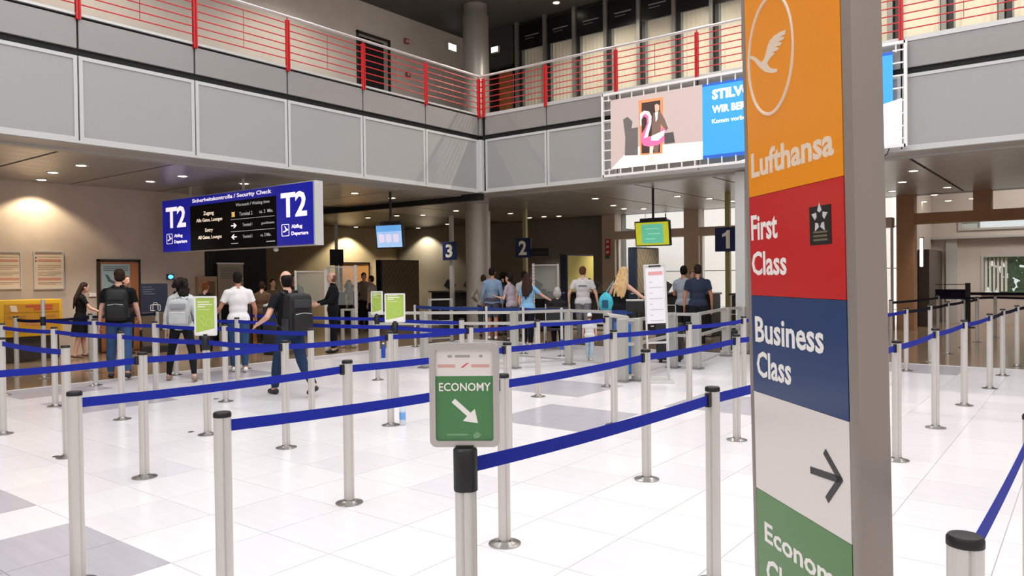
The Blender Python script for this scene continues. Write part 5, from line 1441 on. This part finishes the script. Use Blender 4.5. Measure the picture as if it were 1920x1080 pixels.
    if bt == 'skirt':
        ring = []
        for z, rx, ry in ((0.12, .15, .12), (0.0, .185, .145), (-0.2, .195, .17), (-0.42, .2, .18)):
            ring.append([UP((rx * math.cos(a) * (1 + .03 * math.cos(6 * a) * (z < -.1)), ry * math.sin(a) * (1 + .03 * math.cos(6 * a) * (z < -.1)), z)) for a in [2 * PI * i / 28 for i in range(28)]])
        m2 = MB(); m2.v = [tuple(q) for r_ in ring for q in r_]
        m2.f = [(j * 28 + i, j * 28 + (i + 1) % 28, (j + 1) * 28 + (i + 1) % 28, (j + 1) * 28 + i) for j in range(3) for i in range(28)]; m2.m = [0] * len(m2.f)
        o = m2.build('skirt', mbm, P); o.data.polygons.foreach_set('use_smooth', [True] * len(m2.f))
    else:
        keep = L('pelvis') | L('thigh') | (L('torso') & (zrel < 0.10))
        if bt == 'shorts': keep = L('pelvis') | (L('thigh') & (tt < 0.88)) | (L('torso') & (zrel < 0.10))
        else: keep |= L('shin') & ~(L('shin2') & (tt > 0.93))
        if bt == 'cropped': keep &= ~(L('shin2') & (tt > 0.6))
        o_ = {'trousers': .016, 'shorts': .022, 'leggings': .006, 'cropped': .012}[bt]
        shell(cov, nov, faces, keep, o_ * k, 'shorts' if bt == 'shorts' else 'trousers', mbm, P)
    for sd in 'LR': shell(cov, nov, faces, L('foot' + sd), 0.008 * k, 'shoe', mat('shoe_' + shoes, shoes, 0.6), P)
    # hair
    hcol, hs = hair[:2]
    mh = mat('hair_' + hcol, hcol, 0.7, 0, 0.15, noise=0.3, nscale=60, stretch=(1, 1, 0.15))
    hb = MB()
    if hs != 'bald':
        hb.ell(HP((0, -0.020, 0.034)), (0.083 * k, 0.093 * k, 0.094 * k), Rh, 18, 12)
        hb.ell(HP((0, -0.038, -0.015)), (0.080 * k, 0.070 * k, 0.075 * k), Rh, 18, 12)
    if hs == 'bald':
        hb.ell(HP((0, -0.03, 0.0)), (0.084 * k, 0.09 * k, 0.085 * k), Rh, 18, 12); hb.ell(HP((0, -0.034, -0.055)), (0.072 * k, 0.068 * k, 0.07 * k), Rh, 18, 12)
    if hs == 'long':
        rr = random.Random(len(label))
        for i in range(9):
            u = (i - 4) / 4; e = rr.uniform(.2, .34) + .05 * abs(u); kx = rr.uniform(-.015, .015)
            hb.cap(HP((u * 0.066, -0.05 - .03 * (1 - abs(u)), 0.02)), 0.036 * k, UP((u * 0.10 + kx, -0.112 - .02 * (1 - abs(u)), 0.47)), 0.036 * k)
            hb.cap(UP((u * 0.10 + kx, -0.112 - .02 * (1 - abs(u)), 0.47)), 0.036 * k, UP((u * 0.085 + kx * 2, -0.15, e)), 0.016 * k)
    if hs == 'ponytail':
        hb.cap(HP((0, -0.09, 0.0)), 0.045 * k, UP((0, -0.15, 0.5)), 0.055 * k); hb.cap(UP((0, -0.15, 0.5)), 0.055 * k, UP((-0.01, -0.15, 0.25)), 0.02 * k)
    if hs == 'curly':
        rr = random.Random(5)
        for i in range(40):
            a = rr.uniform(0, 2 * PI); z = rr.uniform(-0.24, 0.07); b = rr.uniform(.6, 1)
            yy = -0.05 + 0.075 * math.sin(a)
            if yy > 0.03 and z < 0.05: continue
            hb.ell(HP((0.12 * math.cos(a) * b, yy, z)), (0.042 * k,) * 3, Rh, 10, 8)
    if hs == 'bun':
        hb.ell(HP((0, -0.09, 0.075)), (0.05 * k, 0.045 * k, 0.045 * k), Rh, 14, 10)
    if hs == 'bob':
        hb.ell(HP((0, -0.04, -0.03)), (0.1 * k, 0.08 * k, 0.1 * k), Rh, 16, 10)
    if hs == 'beard': hb.ell(HP((0, 0.05, -0.095)), (0.052 * k, 0.052 * k, 0.038 * k), Rh, 14, 10)
    hm = remesh(hb, 0.012 * k, 3); hm.materials.append(mh); hm.polygons.foreach_set('use_smooth', [True] * len(hm.polygons))
    ho = bpy.data.objects.new('hair', hm); COL.objects.link(ho); ho.parent = P
    if hs == 'cap' or (len(hair) > 2 and hair[2] == 'cap'):
        mcap = mat('cap_cloth', (230, 228, 224), 0.8)
        cb = MB().ell(HP((0, -0.012, 0.045)), (0.092 * k, 0.108 * k, 0.09 * k), Rh, 18, 12)
        cb.prism(rrect(-0.07, 0.07, 0.0, 0.09, 0.035), -0.004, 0.004)
        nvt = len(rrect(-0.07, 0.07, 0.0, 0.09, 0.035)) * 2
        cb.v[-nvt:] = [tuple(HP((v[0], 0.075 + v[2], 0.03 + v[1]))) for v in cb.v[-nvt:]]
        cb.build('cap', mcap, P, True)
    return dict(P=P, UP=lambda p: P.matrix_basis @ UP(p), R=R, k=k, hands=hands, ang=ang, hc=P.matrix_basis @ hc)


def backpack(label, who, w, d, h, m, m2, zc=0.27, grp=None):
    c = who['UP']((0, -0.10 - d / 2 / who['k'], zc))
    t = thing('backpack', label, 'backpack', (c.x, c.y, c.z - h / 2), who['ang'] - PI / 2, grp)
    hb = MB().rbox((0, 0, h / 2), (w, d, h), 0.09)
    me = remesh(hb, 0.012, 6); me.materials.append(m); me.polygons.foreach_set('use_smooth', [True] * len(me.polygons))
    o = bpy.data.objects.new('main_bag', me); COL.objects.link(o); o.parent = t
    MB().rbox((0, -d / 2 - 0.012, h * .32), (w * .78, 0.07, h * .45), 0.03).build('front_pocket', m, t, True)
    MB().rbox((0, -d / 2 + 0.0, h * .74), (w * .7, 0.05, h * .2), 0.02).build('upper_pocket', m2, t, True)
    for s in (-1, 1):
        MB().path([(s * w * .3, d * .45, h * .96), (s * w * .32, d * .5 + .07, h * 1.02), (s * w * .38, d * .5 + .21, h * .9), (s * w * .42, d * .5 + .225, h * .6), (s * w * .46, d * .5 + .1, h * .22), (s * w * .4, d * .45, h * .14)], 0.017, 8).build('strap', m2, t, True)
        MB().rbox((s * (w / 2), 0, h * .25), (0.03, d * .6, h * .3), 0.012).build('side_pocket', m2, t, True)
    MB().path([(-0.04, d * .2, h * .97), (-0.035, d * .2, h * 1.05), (0.035, d * .2, h * 1.05), (0.04, d * .2, h * .97)], 0.01, 6).build('grab_loop', m2, t, True)
    MB().path([(-w * .33, -d / 2 - 0.045, h * .5), (0, -d / 2 - 0.052, h * .53), (w * .33, -d / 2 - 0.045, h * .5)], 0.004, 5).build('zip', M_alu, t)
    return t


Q2 = lambda x, y: (atz(x, y).x, atz(x, y).y)
arm_out = lambda s: ((s * .25, .5, -.8), (s * .15, .95, -.15))
# left group
person('woman in a black dress with long dark hair reaching for the belt', Q2(152, 671), 85, 1.53, ((8, 4), (-6, 6)), dict(R=((.2, .6, -.75), (0.15, .95, -.35)), L=((-.15, .1, -1), (-.1, .3, -.9))), (4, 0), (0, 8), ('#121215', 'short'), ('#111114', 'skirt'), '#7a5a4a', ('#2a1d17', 'long'), 0, True)
m1 = person('man in a black T-shirt and blue jeans wearing a black backpack', Q2(225, 709), 8, 1.76, ((10, 3), (-12, 12)), dict(L=((-.22, -.05, -1), (-.12, .1, -1)), R=((.25, .15, -.95), (.1, .55, -.75))), (3, 0), (-25, -12), ('#101114', 'short'), ('#3a5478', 'trousers'), '#2b2b2e', ('#33241a', 'short'), 0, False, wide=1.08, spread=5)
backpack('large black backpack on the man in blue jeans', m1, 0.33, 0.2, 0.52, mat('pack_black', (15, 15, 17), 0.6, noise=.1, nscale=9), mat('pack_black_trim', (24, 24, 27), 0.6))
q = atd(237, 600, 16.2); person('person with short brown hair half hidden behind the man in jeans', (q.x, q.y), 150, 1.66, hair=('#4a2c1c', 'short'), top=('#3a2c26', 'short'), bottom=('#2a2a2c', 'trousers'))
w1 = person('woman in a light grey jacket with dark curly hair and black leggings', Q2(342, 714), 12, 1.62, ((10, 4), (-12, 8)), dict(L=((-.3, .1, -.95), (-.1, .25, -.95)), R=((.3, .1, -.95), (.0, .5, -.8))), (6, 0), (15, -14), ('#c4c6c6', 'jacket'), ('#17171a', 'leggings'), '#8a7868', ('#221a16', 'curly'), 0, True, spread=13)
backpack('light grey backpack on the woman in the grey jacket', w1, 0.32, 0.17, 0.42, mat('pack_grey', (178, 180, 180), 0.7, noise=.08, nscale=9), mat('pack_grey_trim', (140, 142, 143), 0.7), 0.24)
q = atd(386, 600, 15.6); person('woman with a reddish hair bun and black top at the wall cabinet', (q.x, q.y), 15, 1.52, top=('#15161a', 'short'), bottom=('#1c1c20', 'trousers'), hair=('#7a4526', 'bun'), female=True)
person('man in a white T-shirt and jeans with dark hair', Q2(449, 697), -5, 1.68, ((6, 4), (-6, 6)), dict(L=((-.4, .1, -.85), (-.35, .6, -.5)), R=((.35, .1, -.9), (.1, .6, -.6))), (2, 0), (8, -8), ('#e2dedd', 'short'), ('#2c4668', 'trousers'), '#e0dcd8', ('#16120f', 'short'), 1, wide=1.05)
b1 = person('balding man in a black T-shirt and jeans walking with a large black backpack', Q2(546, 741), -30, 1.72, ((26, 12), (-20, 24)), dict(L=((-.5, -.1, -.8), (-.1, .8, -.3)), R=((.12, .1, -1), (0, .5, -.85))), (6, 0), (6, -4), ('#131417', 'short'), ('#22344f', 'trousers'), '#1c1c1e', ('#1a1412', 'bald'), 0, wide=1.08)
backpack('large black backpack with grey zips on the balding walking man', b1, 0.36, 0.24, 0.56, mat('pack_black', (15, 15, 17)), mat('pack_grey_black', (42, 43, 46), 0.6), 0.24)
person('security officer in a black uniform facing left', Q2(626, 661), -100, 1.68, ((2, 0), (-2, 2)), dict(L=((-.3, .35, -.85), (.2, .8, -.2)), R=((.3, .35, -.85), (-.2, .8, -.2))), (0, 0), (0, 0), ('#0d0f14', 'high'), ('#0e0f13', 'trousers'), '#101012', ('#6b4a3a', 'bald'), 0, wide=1.12)
for k, (px, D, H, lab, c, h) in enumerate(((553, 19.5, 1.66, 'person with reddish face behind the plexiglass at the security entrance', '#3a342c', '#5a3020'), (492, 17.5, 1.5, 'blurred person in brown in the dark security entrance', '#5a4636', '#2a1c14'), (512, 19, 1.55, 'person in khaki deeper in the dark security entrance', '#6a5a44', '#20160f'))):
    q = atd(px, 600, D); person(lab, (q.x, q.y), (170, 10, 160)[k], H, top=(c, 'short'), bottom=('#26221e', 'trousers'), hair=(h, 'short'))
for k, (px, D, H, lab, c, h, rel) in enumerate(((683, 23.5, 1.72, 'staff member with dark hair behind the far left desk', '#8a7a6c', '#1a1310', 160), (698, 22.5, 1.62, 'customer with brown hair in a pale top at the far left desk', '#a89a92', '#3a2418', -60), (655, 24, 1.5, 'staff member with light brown hair at the far left desk', '#7a6a5a', '#7a5232', 120))):
    q = atd(px, 600, D); person(lab, (q.x, q.y), rel, H, top=(c, 'short'), bottom=('#222226', 'trousers'), hair=(h, 'short'))
# queue in the middle
person('man in a light blue sweater and dark grey shorts', Q2(924, 637), 3, 1.77, ((6, 2), (-8, 8)), dict(L=((-.22, .1, -.95), (-.05, .5, -.8)), R=((.2, -.1, -1), (.08, .2, -1))), (0, 0), (14, 0), ('#7d92ac', 'long'), ('#4a4650', 'shorts'), '#e0dcd8', ('#1a1310', 'beard'), 1)
q = atd(907, 600, 19.8); person('person in beige partly hidden by the man in the blue sweater', (q.x, q.y), 10, 1.6, dict() and ((0, 0), (0, 0)) or ((0, 0), (0, 0)), dict(L=((-.5, .1, -.7), (.3, .6, -.5))), top=('#9a9088', 'long'), bottom=('#3a3a3e', 'trousers'), hair=('#3a2418', 'short'))
q = atd(944, 600, 20.2); person('person with dark curly hair in dark clothes behind the blue sweater', (q.x, q.y), -20, 1.68, top=('#2a2a30', 'short'), bottom=('#222226', 'trousers'), hair=('#120d0b', 'curly'))
w5 = person('woman in a lilac blouse bending her head beside the blue sweater man', (atd(960, 600, 18.3).x, atd(960, 600, 18.3).y), -55, 1.62, ((4, 2), (-4, 4)), dict(L=((-.2, .3, -.9), (.1, .8, .3)), R=((.2, .1, -1), (.1, .3, -.9))), (8, 0), (0, -20), ('#a396a0', 'short'), ('#55524e', 'trousers'), '#3a3634', ('#1c1411', 'short'), 0, True)
q = atd(984, 600, 19.6); person('man with short dark hair in a white shirt behind the light blue top', (q.x, q.y), 10, 1.68, top=('#cfcac6', 'short'), bottom=('#8a8078', 'trousers'), hair=('#1a1310', 'short'))
person('woman in a light blue top with long brown hair reaching to the wheelchair', Q2(990, 651), 12, 1.62, ((4, 2), (-6, 5)), dict(R=((.75, .35, -.6), (.8, .4, -.45)), L=((-.25, .2, -.9), (.1, .5, -.7))), (6, 0), (20, -12), ('#86b4da', 'short'), ('#14161e', 'trousers'), '#e8e6e2', ('#33211a', 'long'), 0, True)
wc = Q2(1046, 656)
# wheelchair with elderly person
wh = thing('wheelchair', 'black wheelchair with large spoked wheels in the queue', 'wheelchair', (wc[0], wc[1], 0), math.radians(35))
for s in (-1, 1):
    MB().path([(s * .28, -.05 + .3 * math.cos(2 * PI * i / 28), .31 + .3 * math.sin(2 * PI * i / 28)) for i in range(28)], 0.014, 6, closed=True).build('wheel', mat('tyre_grey', (150, 148, 146), 0.5), wh, True)
    sp_ = MB()
    for i in range(10): sp_.tube((s * .28, -.05, .31), (s * .28, -.05 + .29 * math.cos(2 * PI * i / 10), .31 + .29 * math.sin(2 * PI * i / 10)), 0.004, n=5)
    sp_.build('spokes', M_alu, wh)
    MB().path([(s * .25, .32 + .08 * math.cos(2 * PI * i / 16), .085 + .075 * math.sin(2 * PI * i / 16)) for i in range(16)], 0.012, 6, closed=True).build('caster', M_blk, wh, True)
    MB().path([(s * .25, -.25, .98), (s * .25, -.2, .9), (s * .25, -.2, .4), (s * .25, .22, .42), (s * .25, .34, .14)], 0.012, 6).path([(s * .25, -.2, .68), (s * .25, .15, .68), (s * .25, .2, .45)], 0.012, 6).build('frame', M_alu, wh, True)
MB().rbox((0, 0.02, .45), (.46, .44, .05), 0.015).build('seat', M_dark, wh)
MB().rbox((0, -.2, .72), (.46, .04, .4), 0.015).build('backrest', M_dark, wh)
for s in (-1, 1): MB().rbox((s * .11, .46, .12), (.16, .18, .015), 0.004).build('footrest', M_blk, wh)
fdir = math.radians(35) + PI / 2
person('elderly person with grey hair sitting in the wheelchair', wc, math.degrees(math.atan2(wc[1], wc[0]) - fdir), 1.58, ((82, 82), (82, 82)), dict(L=((-.3, .3, -.9), (.1, .95, -.1)), R=((.3, .3, -.9), (-.1, .95, -.1))), (4, 0), (0, -10), ('#1e1d20', 'long'), ('#1a1a1e', 'trousers'), '#2a2a2c', ('#a8a49e', 'bob'), 0, True, seat=0.56)
pm_ = person('man in a white polo shirt with dark back print and grey trousers', Q2(1094, 641), 4, 1.76, ((6, 2), (-6, 6)), dict(L=((-.45, -.1, -.85), (-.05, .35, -.9)), R=((.4, -.05, -.9), (.15, .2, -.95))), (0, 0), (18, 0), ('#cdc9c8', 'short'), ('#76757a', 'trousers'), '#3a3634', ('#5a3826', 'short'), 0, wide=1.1)
bp = thing('back_print', 'dark lettering strip across the back of the white polo shirt', 'print', tuple(pm_['UP']((0, -0.142, 0.40))), pm_['ang'] - PI / 2)
MB().rbox((0, 0, 0), (0.2, 0.012, 0.018), 0.003).build('print_strip', mat('print_dark', (60, 60, 64), 0.8), bp)
bw_ = person('woman with long blonde hair in a black top stretching her arm to the stand', Q2(1160, 668), 14, 1.72, ((10, 4), (-10, 8)), dict(R=((.85, .3, -.5), (.85, .35, -.45)), L=((-.3, .1, -.9), (0, .5, -.8))), (4, 8), (12, -4), ('#131316', 'strap'), ('#3d5878', 'trousers'), '#5a4a42', ('#c2a070', 'long'), 0, True)
c = bw_['UP']((-0.24, -0.10, 0.12))
bg_ = thing('drawstring_bag', 'turquoise drawstring bag on the shoulder of the blonde woman', 'bag', (c.x, c.y, c.z - 0.2), bw_['ang'] - PI / 2)
hb = MB().ell((0, 0, .18), (.15, .07, .2)).ell((0, 0, .34), (.06, .04, .05)); me = remesh(hb, 0.012, 3); me.materials.append(mat('turquoise_cloth', (60, 176, 196), 0.6, noise=.15, nscale=8)); me.polygons.foreach_set('use_smooth', [True] * len(me.polygons))
o = bpy.data.objects.new('bag_body', me); COL.objects.link(o); o.parent = bg_
MB().prism(rrect(-.06, .06, .08, .24, .02), -0.078, -0.066).build('print_patch', mat('dark_teal_print', (20, 80, 104), 0.6), bg_)
MB().path([(0, .02, .38), (.08, .06, .52), (.12, .14, .60)], 0.008, 6).build('cord', mat('turquoise_cord', (110, 190, 205), 0.6), bg_)
person('small child in a white cap, white shirt and pale jeans', Q2(1106, 676), 10, 0.86, ((4, 0), (-4, 2)), top=('#d8d6d4', 'short'), bottom=('#a9bcc8', 'trousers'), shoes='#c8c4c0', hair=('#6a4a30', 'short', 'cap'), vox=0.014, wide=1.15)
person('man with black hair in a grey-blue shirt at counter one', (atd(1282, 600, 16.8).x, atd(1282, 600, 16.8).y), 20, 1.74, arms=dict(L=((-.25, .3, -.9), (0, .9, .1)), R=((.2, .1, -1), (0, .4, -.9))), head=(-30, 0), top=('#9aa0aa', 'short'), bottom=('#1c1c20', 'trousers'), hair=('#0f0c0b', 'short'), skin=1)
person('man in a navy polo shirt with white collar at counter one', (atd(1309, 600, 15.9).x, atd(1309, 600, 15.9).y), -2, 1.75, ((3, 0), (-3, 3)), dict(L=((-.28, .0, -.95), (-.05, .15, -1)), R=((.28, 0, -.95), (.05, .15, -1))), (0, 0), (-8, 0), ('#2a3144', 'short'), ('#1b1b1f', 'trousers'), '#202022', ('#241a15', 'short'), 1, wide=1.1)
q = atd(1299, 600, 18.6); person('staff member facing the two men at counter one', (q.x, q.y), 175, 1.64, top=('#2a2c34', 'short'), bottom=('#222226', 'trousers'), hair=('#5a3c28', 'short'))
